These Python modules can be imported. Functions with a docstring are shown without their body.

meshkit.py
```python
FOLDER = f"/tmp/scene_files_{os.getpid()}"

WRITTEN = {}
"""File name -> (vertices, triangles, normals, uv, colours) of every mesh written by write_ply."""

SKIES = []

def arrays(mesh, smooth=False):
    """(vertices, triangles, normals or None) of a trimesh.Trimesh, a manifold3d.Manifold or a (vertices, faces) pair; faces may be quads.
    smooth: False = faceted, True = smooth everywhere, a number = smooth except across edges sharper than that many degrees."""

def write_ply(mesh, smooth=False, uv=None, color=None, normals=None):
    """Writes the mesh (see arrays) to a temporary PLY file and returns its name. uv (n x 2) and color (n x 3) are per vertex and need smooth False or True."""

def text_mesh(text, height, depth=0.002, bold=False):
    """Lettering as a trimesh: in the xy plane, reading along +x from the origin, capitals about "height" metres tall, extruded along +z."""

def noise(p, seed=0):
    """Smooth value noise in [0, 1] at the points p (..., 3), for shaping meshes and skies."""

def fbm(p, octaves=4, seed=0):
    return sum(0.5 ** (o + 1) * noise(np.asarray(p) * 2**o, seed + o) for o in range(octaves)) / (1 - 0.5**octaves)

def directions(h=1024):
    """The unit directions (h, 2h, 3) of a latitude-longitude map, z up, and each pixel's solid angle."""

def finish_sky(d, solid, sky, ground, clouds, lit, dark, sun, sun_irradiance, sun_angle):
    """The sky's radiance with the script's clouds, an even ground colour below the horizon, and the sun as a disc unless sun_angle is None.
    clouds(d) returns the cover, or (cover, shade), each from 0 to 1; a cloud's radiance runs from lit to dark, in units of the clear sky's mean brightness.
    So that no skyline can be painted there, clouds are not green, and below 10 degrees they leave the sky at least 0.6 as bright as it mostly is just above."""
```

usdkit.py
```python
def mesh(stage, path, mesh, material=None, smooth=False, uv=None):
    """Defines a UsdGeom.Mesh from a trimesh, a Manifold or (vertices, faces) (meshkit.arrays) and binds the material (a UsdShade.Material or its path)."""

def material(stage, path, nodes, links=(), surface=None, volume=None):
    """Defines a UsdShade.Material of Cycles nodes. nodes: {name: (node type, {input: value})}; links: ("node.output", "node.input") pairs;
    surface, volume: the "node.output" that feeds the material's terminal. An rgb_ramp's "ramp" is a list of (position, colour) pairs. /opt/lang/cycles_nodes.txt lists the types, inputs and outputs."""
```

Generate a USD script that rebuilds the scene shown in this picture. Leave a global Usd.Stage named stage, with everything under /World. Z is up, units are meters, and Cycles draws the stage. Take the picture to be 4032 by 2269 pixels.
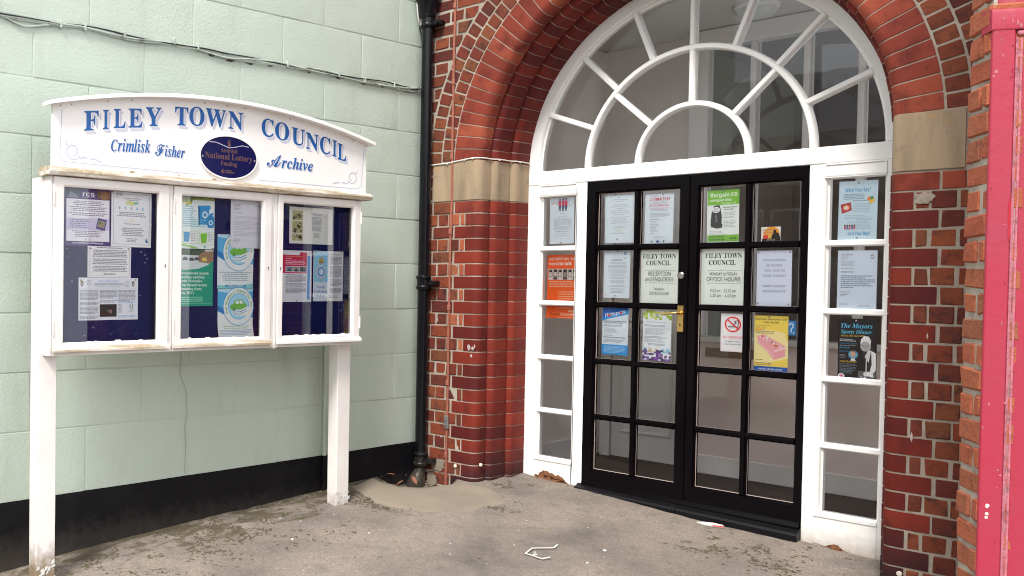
import math, glob, random
import numpy as np, trimesh, usdkit, meshkit
from shapely.geometry import Polygon, Point, LineString, box as sbox
from shapely.ops import unary_union
from shapely import affinity
from pxr import Usd, UsdGeom, UsdLux, UsdShade, Gf, Sdf

rng = random.Random(7)
nrg = np.random.default_rng(11)
stage = Usd.Stage.CreateInMemory()
UsdGeom.SetStageUpAxis(stage, UsdGeom.Tokens.z)
UsdGeom.SetStageMetersPerUnit(stage, 1.0)
UsdGeom.Xform.Define(stage, '/World')
UsdGeom.Scope.Define(stage, '/World/Looks')

# ------------------------------------------------------------------ camera, sky, sun, exposure
yaw, pitch, roll = (math.radians(a) for a in (50.61979, -1.19665, 0.73965))
fwd = np.array([-math.sin(yaw)*math.cos(pitch), math.cos(yaw)*math.cos(pitch), math.sin(pitch)])
rgt = np.array([math.cos(yaw), math.sin(yaw), 0.0])
upv = np.cross(rgt, fwd)
r2 = math.cos(roll)*rgt + math.sin(roll)*upv
u2 = -math.sin(roll)*rgt + math.cos(roll)*upv
EYE = (2.64998, -5.73615, 1.31671)
cam = UsdGeom.Camera.Define(stage, '/World/camera')
m4 = Gf.Matrix4d(*r2, 0, *u2, 0, *(-fwd), 0, *EYE, 1)
cam.AddTransformOp().Set(m4)
cam.CreateHorizontalApertureAttr(36.0)
cam.CreateVerticalApertureAttr(36.0*576/1024)
cam.CreateFocalLengthAttr(36.0*3776.476/4032)
cam.CreateHorizontalApertureOffsetAttr(36.0*1143.77/4032)
cam.CreateVerticalApertureOffsetAttr(36.0*46.34/4032)
cam.CreateClippingRangeAttr(Gf.Vec2f(0.05, 500))
cam.CreateExposureAttr(1.62)

SUN = np.array([0.30, -0.72, 0.95]); SUN = SUN/np.linalg.norm(SUN)
sun_el, sun_rot = math.asin(SUN[2]), math.atan2(SUN[0], SUN[1])
usdkit.material(stage, '/World/Looks/overcast_sky', {
    'sky': ('sky_texture', {'sky_type': 'single_scattering', 'sun_disc': False, 'sun_elevation': sun_el, 'sun_rotation': sun_rot, 'aerosol_density': 2.0}),
    'tc': ('texture_coordinate', {}),
    'n': ('noise_texture', {'scale': 2.2, 'detail': 5.0, 'roughness': 0.55}),
    'cl': ('rgb_ramp', {'ramp': [(0.3, (5.6, 5.75, 6.0)), (0.7, (8.2, 8.25, 8.3))]}),
    'mx': ('mix', {'fac': 0.86}),
    'bg': ('background_shader', {'strength': 0.102})},
    [('tc.generated', 'n.vector'), ('n.fac', 'cl.fac'), ('sky.color', 'mx.color1'), ('cl.color', 'mx.color2'), ('mx.color', 'bg.color')], surface='bg.background')
dome = UsdLux.DomeLight.Define(stage, '/World/sky')
dome.GetPrim().SetCustomDataByKey('kind', 'structure')
UsdShade.MaterialBindingAPI.Apply(dome.GetPrim()).Bind(UsdShade.Material.Get(stage, '/World/Looks/overcast_sky'))
sun = UsdLux.DistantLight.Define(stage, '/World/sun')
sun.CreateNormalizeAttr(True); sun.CreateIntensityAttr(0.38); sun.CreateAngleAttr(14.0); sun.CreateColorAttr(Gf.Vec3f(1.0, 0.96, 0.9))
zax = Gf.Vec3d(*SUN); xax = Gf.Vec3d(*np.cross([0, 0, 1], SUN)).GetNormalized(); yax = Gf.Cross(zax, xax)
sun.AddTransformOp().Set(Gf.Matrix4d(xax[0], xax[1], xax[2], 0, yax[0], yax[1], yax[2], 0, zax[0], zax[1], zax[2], 0, 0, 0, 10, 1))

# ------------------------------------------------------------------ helpers
taken = {}
def numbered(parent, name):
    k = parent + '/' + name
    taken[k] = taken.get(k, -1) + 1
    return k if taken[k] == 0 else f'{k}_{taken[k]:03d}'
bases = {}
def tag(p, label=None, cat=None, group=None, kind=None):
    p = p.GetPrim() if hasattr(p, 'GetPrim') else stage.GetPrimAtPath(p)
    for k, v in (('label', label), ('category', cat), ('group', group), ('kind', kind)):
        if v: p.SetCustomDataByKey(k, v)
def thing(name, label, cat, base=(0, 0, 0), group=None):
    path = numbered('/World', name)
    x = UsdGeom.Xform.Define(stage, path); x.AddTranslateOp().Set(Gf.Vec3d(*map(float, base)))
    bases[path] = np.array(base, float)
    tag(x, label, cat, group)
    return path
def obj(name, mesh, mat, parent='/World', smooth=False, label=None, **kw):
    path = numbered(parent, name)
    b = bases.get(parent, np.zeros(3)); bases[path] = b
    if isinstance(mesh, (list,)): mesh = trimesh.util.concatenate(mesh)
    v, f = (np.array(mesh.vertices, float), np.array(mesh.faces)) if hasattr(mesh, 'vertices') else mesh
    usdkit.mesh(stage, path, trimesh.Trimesh(np.asarray(v, float) - b, f, process=False), mats[mat], smooth=smooth)
    if label or kw: tag(path, label, kw.get('cat'), kw.get('group'), kw.get('kind'))
    return path
def group_part(name, parent, label=None):
    path = numbered(parent, name); UsdGeom.Xform.Define(stage, path); bases[path] = bases.get(parent, np.zeros(3))
    if label: tag(path, label)
    return path

def lin(r, g, b, k=1.0):
    f = lambda c: ((c/255)/12.92 if c/255 <= 0.04045 else (((c/255)+0.055)/1.055)**2.4)
    return (f(r)*k, f(g)*k, f(b)*k)

def bx(x0, x1, y0, y1, z0, z1, c=0.0):
    """box, with chamfered edges when c > 0"""
    if c <= 0:
        m = trimesh.creation.box((abs(x1-x0), abs(y1-y0), abs(z1-z0))); m.apply_translation(((x0+x1)/2, (y0+y1)/2, (z0+z1)/2)); return m
    ex = np.array([abs(x1-x0), abs(y1-y0), abs(z1-z0)])/2
    pts = []
    for sx in (-1, 1):
        for sy in (-1, 1):
            for sz in (-1, 1):
                s = np.array([sx, sy, sz])
                for a in range(3):
                    p = ex - c; p[a] = ex[a]; pts.append(s*p)
    m = hull(np.array(pts)); m.apply_translation(((x0+x1)/2, (y0+y1)/2, (z0+z1)/2)); return m
_hull_cache = {}
def hull(p):
    m = trimesh.convex.convex_hull(p); return m
_unit = None
def chbox(x0, x1, y0, y1, z0, z1, c=0.004, jit=0.0, r=None):
    """44-triangle chamfered box, topology made once; jit makes the corners uneven"""
    global _unit
    sg = np.array([[sx, sy, sz] for sx in (-1, 1) for sy in (-1, 1) for sz in (-1, 1)], float)
    if _unit is None:
        pts = []
        for s in sg:
            for a in range(3):
                p = np.array([0.5, 0.5, 0.5]) - 0.1; p[a] = 0.5; pts.append(s*p)
        pts = np.array(pts); h = trimesh.convex.convex_hull(pts)
        idx = [int(np.argmin(((pts - v)**2).sum(1))) for v in h.vertices]
        _unit = np.array([[idx[i] for i in f] for f in h.faces])
    ex = np.array([x1-x0, y1-y0, z1-z0])/2; cen = np.array([x0+x1, y0+y1, z0+z1])/2
    V = []
    for s in sg:
        j = (r.uniform(-jit, jit, 3) if jit else 0)
        cc = c*(1 + (r.uniform(-.4, .8) if jit else 0))
        for a in range(3):
            p = ex - cc; p[a] = ex[a]; V.append(s*p + j + cen)
    return trimesh.Trimesh(np.array(V), _unit, process=False)

def extrude_y(poly, y0, y1):
    """shapely polygon(s) in (x, z), extruded from y0 to y1"""
    out = []
    for g in getattr(poly, 'geoms', [poly]):
        if g.is_empty or g.area < 1e-7: continue
        m = trimesh.creation.extrude_polygon(g, y1-y0, engine='earcut')
        v = m.vertices; m = trimesh.Trimesh(np.stack([v[:, 0], y0 + v[:, 2], v[:, 1]], 1), m.faces[:, ::-1], process=False)
        out.append(m)
    return trimesh.util.concatenate(out)

def prism(profile, fn, ts, inset=0.0):
    """sweeps a closed 2d profile: fn(p, t) -> xyz; end sections inset for a worn edge. ts: parameters of the sections"""
    P = np.array(profile, float); n = len(P); cen = P.mean(0)
    rings = []
    for i, t in enumerate(ts):
        Q = P
        if inset and i in (0, len(ts)-1):
            d = cen - P; L = np.maximum(np.linalg.norm(d, axis=1, keepdims=True), 1e-9); Q = P + d/L*np.minimum(inset, L*0.4)
        rings.append(np.array([fn(q, t) for q in Q]))
    V = np.vstack(rings); F = []
    for i in range(len(ts)-1):
        for k in range(n):
            a, b, c, d = i*n+k, i*n+(k+1) % n, (i+1)*n+(k+1) % n, (i+1)*n+k
            F += [[a, b, c], [a, c, d]]
    tri = np.array(trimesh.creation.triangulate_polygon(Polygon(P), engine='earcut')[1])
    vv = np.array(trimesh.creation.triangulate_polygon(Polygon(P), engine='earcut')[0])
    mp = np.array([int(np.argmin(((P - q)**2).sum(1))) for q in vv]); tri = mp[tri]
    F += [list(t) for t in tri[:, ::-1]] + [list(t + (len(ts)-1)*n) for t in tri]
    m = trimesh.Trimesh(V, np.array(F), process=False)
    if m.volume < 0: m.invert()
    return m

def frame_loop(x0, x1, z0, z1, prof, wl, wr=None, wb=None, wt=None):
    """mitred rectangular frame. prof: closed list of (fraction of the side's width, extra inset, y)"""
    wr = wl if wr is None else wr; wb = wl if wb is None else wb; wt = wl if wt is None else wt
    rings = []
    for f, a, y in prof:
        l, r_, b, t = x0+f*wl+a, x1-f*wr-a, z0+f*wb+a, z1-f*wt-a
        rings.append([(l, y, b), (r_, y, b), (r_, y, t), (l, y, t)])
    n = len(prof); V = np.array(rings).reshape(-1, 3); F = []
    for k in range(n):
        k2 = (k+1) % n
        for c in range(4):
            c2 = (c+1) % 4
            a, b, cc, d = k*4+c, k*4+c2, k2*4+c2, k2*4+c
            F += [[a, b, cc], [a, cc, d]]
    m = trimesh.Trimesh(V, np.array(F), process=False)
    if m.volume < 0: m.invert()
    return m

def tube(pts, r, n=8, closed_ends=True):
    P = np.array(pts, float); T = np.gradient(P, axis=0); T /= np.linalg.norm(T, axis=1, keepdims=True)
    a = np.array([0, 0, 1.0]) if abs(T[0][2]) < 0.9 else np.array([1.0, 0, 0])
    u = np.cross(T[0], a); u /= np.linalg.norm(u); V = []
    rr = np.broadcast_to(r, (len(P),))
    for i in range(len(P)):
        u = u - T[i]*np.dot(u, T[i]); u /= np.linalg.norm(u); w = np.cross(T[i], u)
        for k in range(n):
            th = 2*math.pi*k/n; V.append(P[i] + rr[i]*(math.cos(th)*u + math.sin(th)*w))
    F = []
    for i in range(len(P)-1):
        for k in range(n):
            a_, b_, c_, d_ = i*n+k, i*n+(k+1) % n, (i+1)*n+(k+1) % n, (i+1)*n+k
            F += [[a_, b_, c_], [a_, c_, d_]]
    V += [P[0], P[-1]]; e0, e1 = len(V)-2, len(V)-1
    for k in range(n):
        F += [[e0, (k+1) % n, k], [e1, (len(P)-1)*n+k, (len(P)-1)*n+(k+1) % n]]
    m = trimesh.Trimesh(np.array(V), np.array(F), process=False)
    if m.volume < 0: m.invert()
    return m
def lathe(prof, c, n=20, axis='z'):
    """prof: (radius, height) up the axis through c"""
    pts = np.array(prof, float); V = []; F = []
    for r_, h in pts:
        for k in range(n):
            th = 2*math.pi*k/n; V.append((r_*math.cos(th), r_*math.sin(th), h))
    for i in range(len(pts)-1):
        for k in range(n):
            a, b, c_, d = i*n+k, i*n+(k+1) % n, (i+1)*n+(k+1) % n, (i+1)*n+k
            F += [[a, b, c_], [a, c_, d]]
    V.append((0, 0, pts[0][1])); V.append((0, 0, pts[-1][1])); e0, e1 = len(V)-2, len(V)-1
    for k in range(n):
        F += [[e0, (k+1) % n, k], [e1, (len(pts)-1)*n+k, (len(pts)-1)*n+(k+1) % n]]
    V = np.array(V, float)
    if axis == 'y': V = V[:, [0, 2, 1]]
    if axis == 'x': V = V[:, [2, 0, 1]]
    m = trimesh.Trimesh(V + np.array(c, float), np.array(F), process=False)
    if m.volume < 0: m.invert()
    return m
def local(mesh, O, ex, ey, ez):
    """moves a mesh modelled in local axes to O + x ex + y ey + z ez"""
    v = np.array(mesh.vertices); A = np.array([ex, ey, ez], float)
    m = trimesh.Trimesh(np.array(O, float) + v @ A, mesh.faces, process=False)
    if np.linalg.det(A) < 0: m.invert()
    return m

# ------------------------------------------------------------------ materials
mats = {}
def simple(name, col, rough=0.5, metal=0.0, spec=0.5, bump=None, var=None, coat=0.0, rnd=None, streak=None, base2=None):
    """col or rnd (per-object ramp); var=(scale, colour, lo, hi): noise mixes in a second colour; bump=(scale, distance, strength)"""
    N = {'p': ('principled_bsdf', {'roughness': rough, 'metallic': metal, 'specular_ior_level': spec, 'coat_weight': coat, 'base_color': col or (0, 0, 0)}), 'g': ('geometry', {})}
    L = []; cur = None
    if rnd:
        N['oi'] = ('object_info', {}); N['rr'] = ('rgb_ramp', {'ramp': rnd}); L.append(('oi.random', 'rr.fac')); cur = 'rr.color'
    for i, vv in enumerate(var or []):
        sc, c2, lo, hi = vv[:4]; mapping = vv[4] if len(vv) > 4 else (1, 1, 1)
        N[f'mp{i}'] = ('mapping', {'scale': mapping, 'location': (3.1*i, 1.7*i, 0.3*i)})
        N[f'n{i}'] = ('noise_texture', {'scale': sc, 'detail': 6.0, 'roughness': 0.6})
        N[f'r{i}'] = ('map_range', {'from_min': lo, 'from_max': hi, 'clamp': True})
        N[f'm{i}'] = ('mix', {'color2': c2} if cur else {'color1': col, 'color2': c2})
        L += [('g.position', f'mp{i}.vector'), (f'mp{i}.vector', f'n{i}.vector'), (f'n{i}.fac', f'r{i}.value'), (f'r{i}.result', f'm{i}.fac')]
        if cur: L.append((cur, f'm{i}.color1'))
        cur = f'm{i}.color'
    if streak:    # (z low, z high, colour): wear that thins out upwards, broken by noise
        z0, z1, c2, amp = streak
        N['sx'] = ('separate_xyz', {}); N['sn'] = ('noise_texture', {'scale': 22.0, 'detail': 5.0, 'roughness': 0.65})
        N['sa'] = ('math', {'math_type': 'multiply_add', 'value2': amp, 'value3': -amp*0.5})
        N['sb'] = ('math', {'math_type': 'add'}); N['sr'] = ('map_range', {'from_min': z1, 'from_max': z0, 'clamp': True})
        N['sm'] = ('mix', {'color2': c2} if cur else {'color1': col, 'color2': c2})
        L += [('g.position', 'sx.vector'), ('g.position', 'sn.vector'), ('sn.fac', 'sa.value1'), ('sx.z', 'sb.value1'), ('sa.value', 'sb.value2'), ('sb.value', 'sr.value'), ('sr.result', 'sm.fac')]
        if cur: L.append((cur, 'sm.color1'))
        cur = 'sm.color'
    if cur: L.append((cur, 'p.base_color'))
    prev = None
    for i, (sc, dist, st) in enumerate(bump or []):
        N[f'bn{i}'] = ('noise_texture', {'scale': sc, 'detail': 4.0, 'roughness': 0.6}); N[f'b{i}'] = ('bump', {'strength': st, 'distance': dist})
        L += [('g.position', f'bn{i}.vector'), (f'bn{i}.fac', f'b{i}.height')]
        if prev: L.append((prev, f'b{i}.normal'))
        prev = f'b{i}.normal'
    if prev: L.append((prev, 'p.normal'))
    mats[name] = usdkit.material(stage, '/World/Looks/' + name, N, L, surface='p.BSDF')

simple('green_render', (0.468, 0.540, 0.468), 0.62, bump=[(210, 0.0035, 0.7), (60, 0.0045, 0.55), (9, 0.004, 0.3)], var=[(1.3, (0.44, 0.508, 0.438), 0.4, 0.7), (28, (0.37, 0.42, 0.36), 0.68, 0.88), (5, (0.385, 0.44, 0.37), 0.56, 0.85, (1, 1, 0.22))])
simple('green_crack', (0.33, 0.385, 0.32), 0.8)
simple('black_plinth', (0.0045, 0.0042, 0.0058), 0.6, spec=0.15, bump=[(200, 0.002, 0.5), (20, 0.004, 0.4)], var=[(6, (0.009, 0.0085, 0.010), 0.45, 0.8)], streak=(-0.26, 0.03, (0.06, 0.052, 0.044), 0.20))
simple('mortar', (0.325, 0.275, 0.222), 0.9, bump=[(300, 0.003, 0.8), (60, 0.004, 0.6)], var=[(16, (0.20, 0.17, 0.14), 0.5, 0.75), (5, (0.40, 0.36, 0.30), 0.5, 0.7)])
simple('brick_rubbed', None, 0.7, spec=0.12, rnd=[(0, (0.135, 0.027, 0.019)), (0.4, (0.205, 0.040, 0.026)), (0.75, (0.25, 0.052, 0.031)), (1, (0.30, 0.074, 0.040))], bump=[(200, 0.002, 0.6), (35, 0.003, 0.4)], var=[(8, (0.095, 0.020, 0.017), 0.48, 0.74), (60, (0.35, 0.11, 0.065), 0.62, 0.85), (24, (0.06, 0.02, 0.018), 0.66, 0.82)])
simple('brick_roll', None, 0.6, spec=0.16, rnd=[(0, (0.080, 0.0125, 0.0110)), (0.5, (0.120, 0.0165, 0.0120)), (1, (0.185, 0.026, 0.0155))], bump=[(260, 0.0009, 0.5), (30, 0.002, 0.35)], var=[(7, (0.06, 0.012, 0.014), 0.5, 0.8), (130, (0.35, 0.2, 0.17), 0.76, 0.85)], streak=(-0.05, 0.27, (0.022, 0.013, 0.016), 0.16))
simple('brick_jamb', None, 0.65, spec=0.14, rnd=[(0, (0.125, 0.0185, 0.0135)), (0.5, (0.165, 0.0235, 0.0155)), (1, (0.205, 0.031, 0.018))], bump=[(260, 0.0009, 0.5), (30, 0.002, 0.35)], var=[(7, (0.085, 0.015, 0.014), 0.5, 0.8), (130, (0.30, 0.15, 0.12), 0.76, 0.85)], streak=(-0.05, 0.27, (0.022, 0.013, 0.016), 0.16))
simple('brick_rough', None, 0.82, spec=0.25, rnd=[(0, (0.078, 0.017, 0.013)), (0.2, (0.135, 0.026, 0.016)), (0.4, (0.195, 0.044, 0.020)), (0.6, (0.10, 0.024, 0.016)), (0.8, (0.215, 0.056, 0.024)), (1, (0.125, 0.046, 0.022))], bump=[(180, 0.003, 0.7), (40, 0.006, 0.6)], var=[(18, (0.045, 0.018, 0.018), 0.5, 0.72), (45, (0.21, 0.085, 0.04), 0.62, 0.8), (30, (0.13, 0.11, 0.05), 0.68, 0.84)])
simple('brick_orange', None, 0.85, spec=0.25, rnd=[(0, (0.30, 0.075, 0.040)), (0.5, (0.36, 0.10, 0.048)), (1, (0.25, 0.085, 0.045))], bump=[(160, 0.003, 0.8), (40, 0.007, 0.7)], var=[(22, (0.12, 0.04, 0.03), 0.55, 0.78), (50, (0.36, 0.2, 0.12), 0.6, 0.8), (26, (0.17, 0.15, 0.06), 0.68, 0.85)])
simple('sandstone', (0.33, 0.245, 0.158), 0.85, bump=[(220, 0.002, 0.6), (25, 0.004, 0.4)], var=[(9, (0.20, 0.15, 0.10), 0.46, 0.74, (1, 1, 0.16)), (16, (0.13, 0.105, 0.085), 0.6, 0.8), (11, (0.42, 0.22, 0.07), 0.64, 0.82)])
simple('white_gloss', (0.82, 0.82, 0.80), 0.32, spec=0.5, bump=[(60, 0.0008, 0.3)], var=[(3, (0.78, 0.77, 0.75), 0.45, 0.8)], streak=(-0.08, 0.035, (0.45, 0.40, 0.34), 0.10))
simple('white_aged', (0.74, 0.715, 0.69), 0.5, bump=[(40, 0.0015, 0.4), (8, 0.002, 0.3)], var=[(4, (0.67, 0.62, 0.605), 0.40, 0.72), (14, (0.46, 0.41, 0.36), 0.66, 0.82, (1, 1, 0.12))], streak=(-0.12, 0.03, (0.23, 0.17, 0.11), 0.22))
simple('white_sign', (0.80, 0.785, 0.775), 0.35, bump=[(8, 0.001, 0.2)], var=[(2.5, (0.765, 0.735, 0.73), 0.4, 0.8)])
simple('bare_ledge', (0.70, 0.66, 0.61), 0.7, bump=[(90, 0.002, 0.6)], var=[(14, (0.34, 0.27, 0.18), 0.36, 0.56, (1, 0.25, 3)), (40, (0.5, 0.42, 0.32), 0.5, 0.7)])
simple('black_gloss', (0.0020, 0.0014, 0.0021), 0.20, spec=0.13, bump=[(25, 0.0006, 0.3)])
simple('black_sill', (0.0045, 0.0045, 0.006), 0.40, spec=0.2, bump=[(50, 0.001, 0.5)], var=[(40, (0.10, 0.085, 0.07), 0.74, 0.82)])
simple('iron_black', (0.0035, 0.0035, 0.005), 0.18, spec=0.30, bump=[(70, 0.0015, 0.4)], streak=(0.0, 0.14, (0.045, 0.038, 0.030), 0.3))
simple('copper', (0.33, 0.115, 0.075), 0.55, metal=0.15, var=[(30, (0.24, 0.09, 0.07), 0.5, 0.7)])
simple('grey_metal', (0.30, 0.29, 0.28), 0.4, metal=0.7)
simple('brass', (0.80, 0.55, 0.20), 0.18, metal=1.0)
simple('chrome', (0.65, 0.65, 0.66), 0.25, metal=1.0)
simple('cable_grey', (0.40, 0.45, 0.40), 0.6, var=[(9, (0.16, 0.17, 0.15), 0.5, 0.66)])
simple('cable_dark', (0.02, 0.02, 0.022), 0.5)
simple('cable_white', (0.68, 0.66, 0.62), 0.5)
simple('cobweb', (0.07, 0.05, 0.04), 0.95)
simple('putty', (0.40, 0.32, 0.28), 0.8, var=[(120, (0.25, 0.17, 0.14), 0.5, 0.7)])
simple('rotten_wood', (0.22, 0.09, 0.035), 0.9, bump=[(60, 0.006, 0.9)], var=[(35, (0.07, 0.03, 0.015), 0.45, 0.65), (20, (0.40, 0.20, 0.08), 0.6, 0.75)])
simple('navy_board', (0.005, 0.009, 0.085), 0.8, spec=0.2, var=[(60, (0.05, 0.06, 0.14), 0.76, 0.82)])
simple('flake_white', (0.78, 0.77, 0.76), 0.5)
simple('red_paint', (0.335, 0.020, 0.046), 0.45, spec=0.5, bump=[(14, 0.005, 0.35), (70, 0.002, 0.3)], var=[(2.2, (0.29, 0.032, 0.056), 0.4, 0.75), (12, (0.31, 0.085, 0.105), 0.60, 0.82, (1, 1, 0.25))])
simple('red_old', (0.36, 0.006, 0.022), 0.5)
simple('red_faded', (0.42, 0.13, 0.17), 0.6, bump=[(50, 0.006, 0.9)], var=[(30, (0.16, 0.06, 0.07), 0.5, 0.75)])
simple('white_bit', (0.56, 0.55, 0.51), 0.5)
simple('paint_smear', (0.40, 0.33, 0.31), 0.7)
simple('leaf_brown', (0.20, 0.075, 0.042), 0.8)
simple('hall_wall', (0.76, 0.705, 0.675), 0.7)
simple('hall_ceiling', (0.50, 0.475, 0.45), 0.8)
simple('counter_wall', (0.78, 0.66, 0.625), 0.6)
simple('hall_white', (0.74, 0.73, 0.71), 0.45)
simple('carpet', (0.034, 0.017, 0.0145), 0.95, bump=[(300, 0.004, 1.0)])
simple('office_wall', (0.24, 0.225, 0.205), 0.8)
simple('lamp_shade', (0.5, 0.52, 0.48), 0.4)
simple('wood_sign', (0.20, 0.12, 0.07), 0.5)
simple('far_brick', (0.20, 0.105, 0.075), 0.8, var=[(3, (0.15, 0.085, 0.065), 0.4, 0.7)])
simple('far_slate', (0.09, 0.09, 0.10), 0.7)
simple('far_window', (0.03, 0.035, 0.04), 0.1)
simple('asphalt', (0.055, 0.054, 0.052), 0.9, bump=[(80, 0.01, 0.8)])
simple('kerb', (0.25, 0.24, 0.22), 0.85)
simple('moss', (0.105, 0.086, 0.048), 0.95, var=[(25, (0.065, 0.052, 0.030), 0.45, 0.65), (60, (0.14, 0.122, 0.055), 0.6, 0.75)], bump=[(220, 0.006, 1.0)])
simple('disc_cream', (0.66, 0.61, 0.52), 0.5)
# worn paving: fine aggregate, pale and dark drifts, damp grey strips
usdkit.material(stage, '/World/Looks/paving', {
    'g': ('geometry', {}), 'p': ('principled_bsdf', {'roughness': 0.86, 'specular_ior_level': 0.3}),
    'n1': ('noise_texture', {'scale': 1.5, 'detail': 5.0, 'roughness': 0.6}), 'r1': ('rgb_ramp', {'ramp': [(0.28, (0.112, 0.098, 0.090)), (0.43, (0.190, 0.163, 0.140)), (0.58, (0.252, 0.213, 0.180)), (0.74, (0.145, 0.127, 0.116))]}),
    'n2': ('noise_texture', {'scale': 190.0, 'detail': 3.0, 'roughness': 0.7}), 'r2': ('rgb_ramp', {'ramp': [(0.34, (0.55, 0.53, 0.50)), (0.5, (1, 1, 1)), (0.68, (1.38, 1.36, 1.32))]}),
    'n6': ('noise_texture', {'scale': 62.0, 'detail': 5.0, 'roughness': 0.75, 'distortion': 1.2}), 'r6': ('rgb_ramp', {'ramp': [(0.34, (0.62, 0.60, 0.57)), (0.48, (1, 1, 1)), (0.66, (1.30, 1.28, 1.24))]}), 'mul6': ('mix', {'mix_type': 'multiply', 'fac': 0.75}),
    'mul': ('mix', {'mix_type': 'multiply', 'fac': 0.85}),
    'n3': ('noise_texture', {'scale': 14.0, 'detail': 6.0, 'roughness': 0.7}), 'r3': ('map_range', {'from_min': 0.56, 'from_max': 0.74, 'clamp': True}), 'm3': ('mix', {'color2': (0.13, 0.115, 0.095)}),
    'n4': ('noise_texture', {'scale': 3.7, 'detail': 6.0, 'roughness': 0.65, 'distortion': 0.6}), 'r4': ('map_range', {'from_min': 0.58, 'from_max': 0.70, 'clamp': True, 'to_max': 0.55}), 'm4': ('mix', {'color2': (0.175, 0.165, 0.16)}),
    'sx': ('separate_xyz', {}), 'd1': ('math', {'math_type': 'multiply_add', 'value2': -0.0586, 'value3': 1.65}), 'd2': ('math', {'math_type': 'add'}), 'd3': ('map_range', {'from_min': 0.0, 'from_max': 0.75, 'to_min': 0.20, 'to_max': -0.10, 'clamp': True}),
    'n5': ('noise_texture', {'scale': 5.5, 'detail': 7.0, 'roughness': 0.72, 'distortion': 0.5}), 'mp5': ('mapping', {'scale': (2.2, 0.9, 1)}), 'd4': ('math', {'math_type': 'add'}), 'r5': ('map_range', {'from_min': 0.56, 'from_max': 0.68, 'to_max': 0.85, 'clamp': True}), 'm5': ('mix', {'color2': (0.070, 0.056, 0.030)}),
    'b1': ('bump', {'strength': 0.9, 'distance': 0.004}), 'b2': ('bump', {'strength': 0.5, 'distance': 0.010})},
    [('g.position', 'n1.vector'), ('n1.fac', 'r1.fac'), ('g.position', 'n2.vector'), ('n2.fac', 'r2.fac'), ('g.position', 'n6.vector'), ('n6.fac', 'r6.fac'), ('r1.color', 'mul6.color1'), ('r6.color', 'mul6.color2'), ('mul6.color', 'mul.color1'), ('r2.color', 'mul.color2'), ('g.position', 'n3.vector'), ('n3.fac', 'r3.value'), ('r3.result', 'm3.fac'), ('mul.color', 'm4.color1'),
     ('g.position', 'n4.vector'), ('n4.fac', 'r4.value'), ('r4.result', 'm4.fac'), ('m4.color', 'm3.color1'), ('g.position', 'sx.vector'), ('sx.y', 'd1.value1'), ('sx.x', 'd2.value1'), ('d1.value', 'd2.value2'), ('d2.value', 'd3.value'), ('g.position', 'mp5.vector'), ('mp5.vector', 'n5.vector'), ('n5.fac', 'd4.value1'), ('d3.result', 'd4.value2'), ('d4.value', 'r5.value'), ('r5.result', 'm5.fac'), ('m3.color', 'm5.color1'), ('m5.color', 'p.base_color'), ('n2.fac', 'b1.height'), ('n6.fac', 'b2.height'), ('b1.normal', 'b2.normal'), ('b2.normal', 'p.normal')], surface='p.BSDF')
mats['paving'] = UsdShade.Material.Get(stage, '/World/Looks/paving')
simple('cement_patch', (0.235, 0.195, 0.148), 0.85, bump=[(240, 0.002, 0.6), (10, 0.006, 0.4)], var=[(3, (0.19, 0.16, 0.125), 0.4, 0.7), (120, (0.16, 0.135, 0.105), 0.55, 0.75)])
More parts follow.
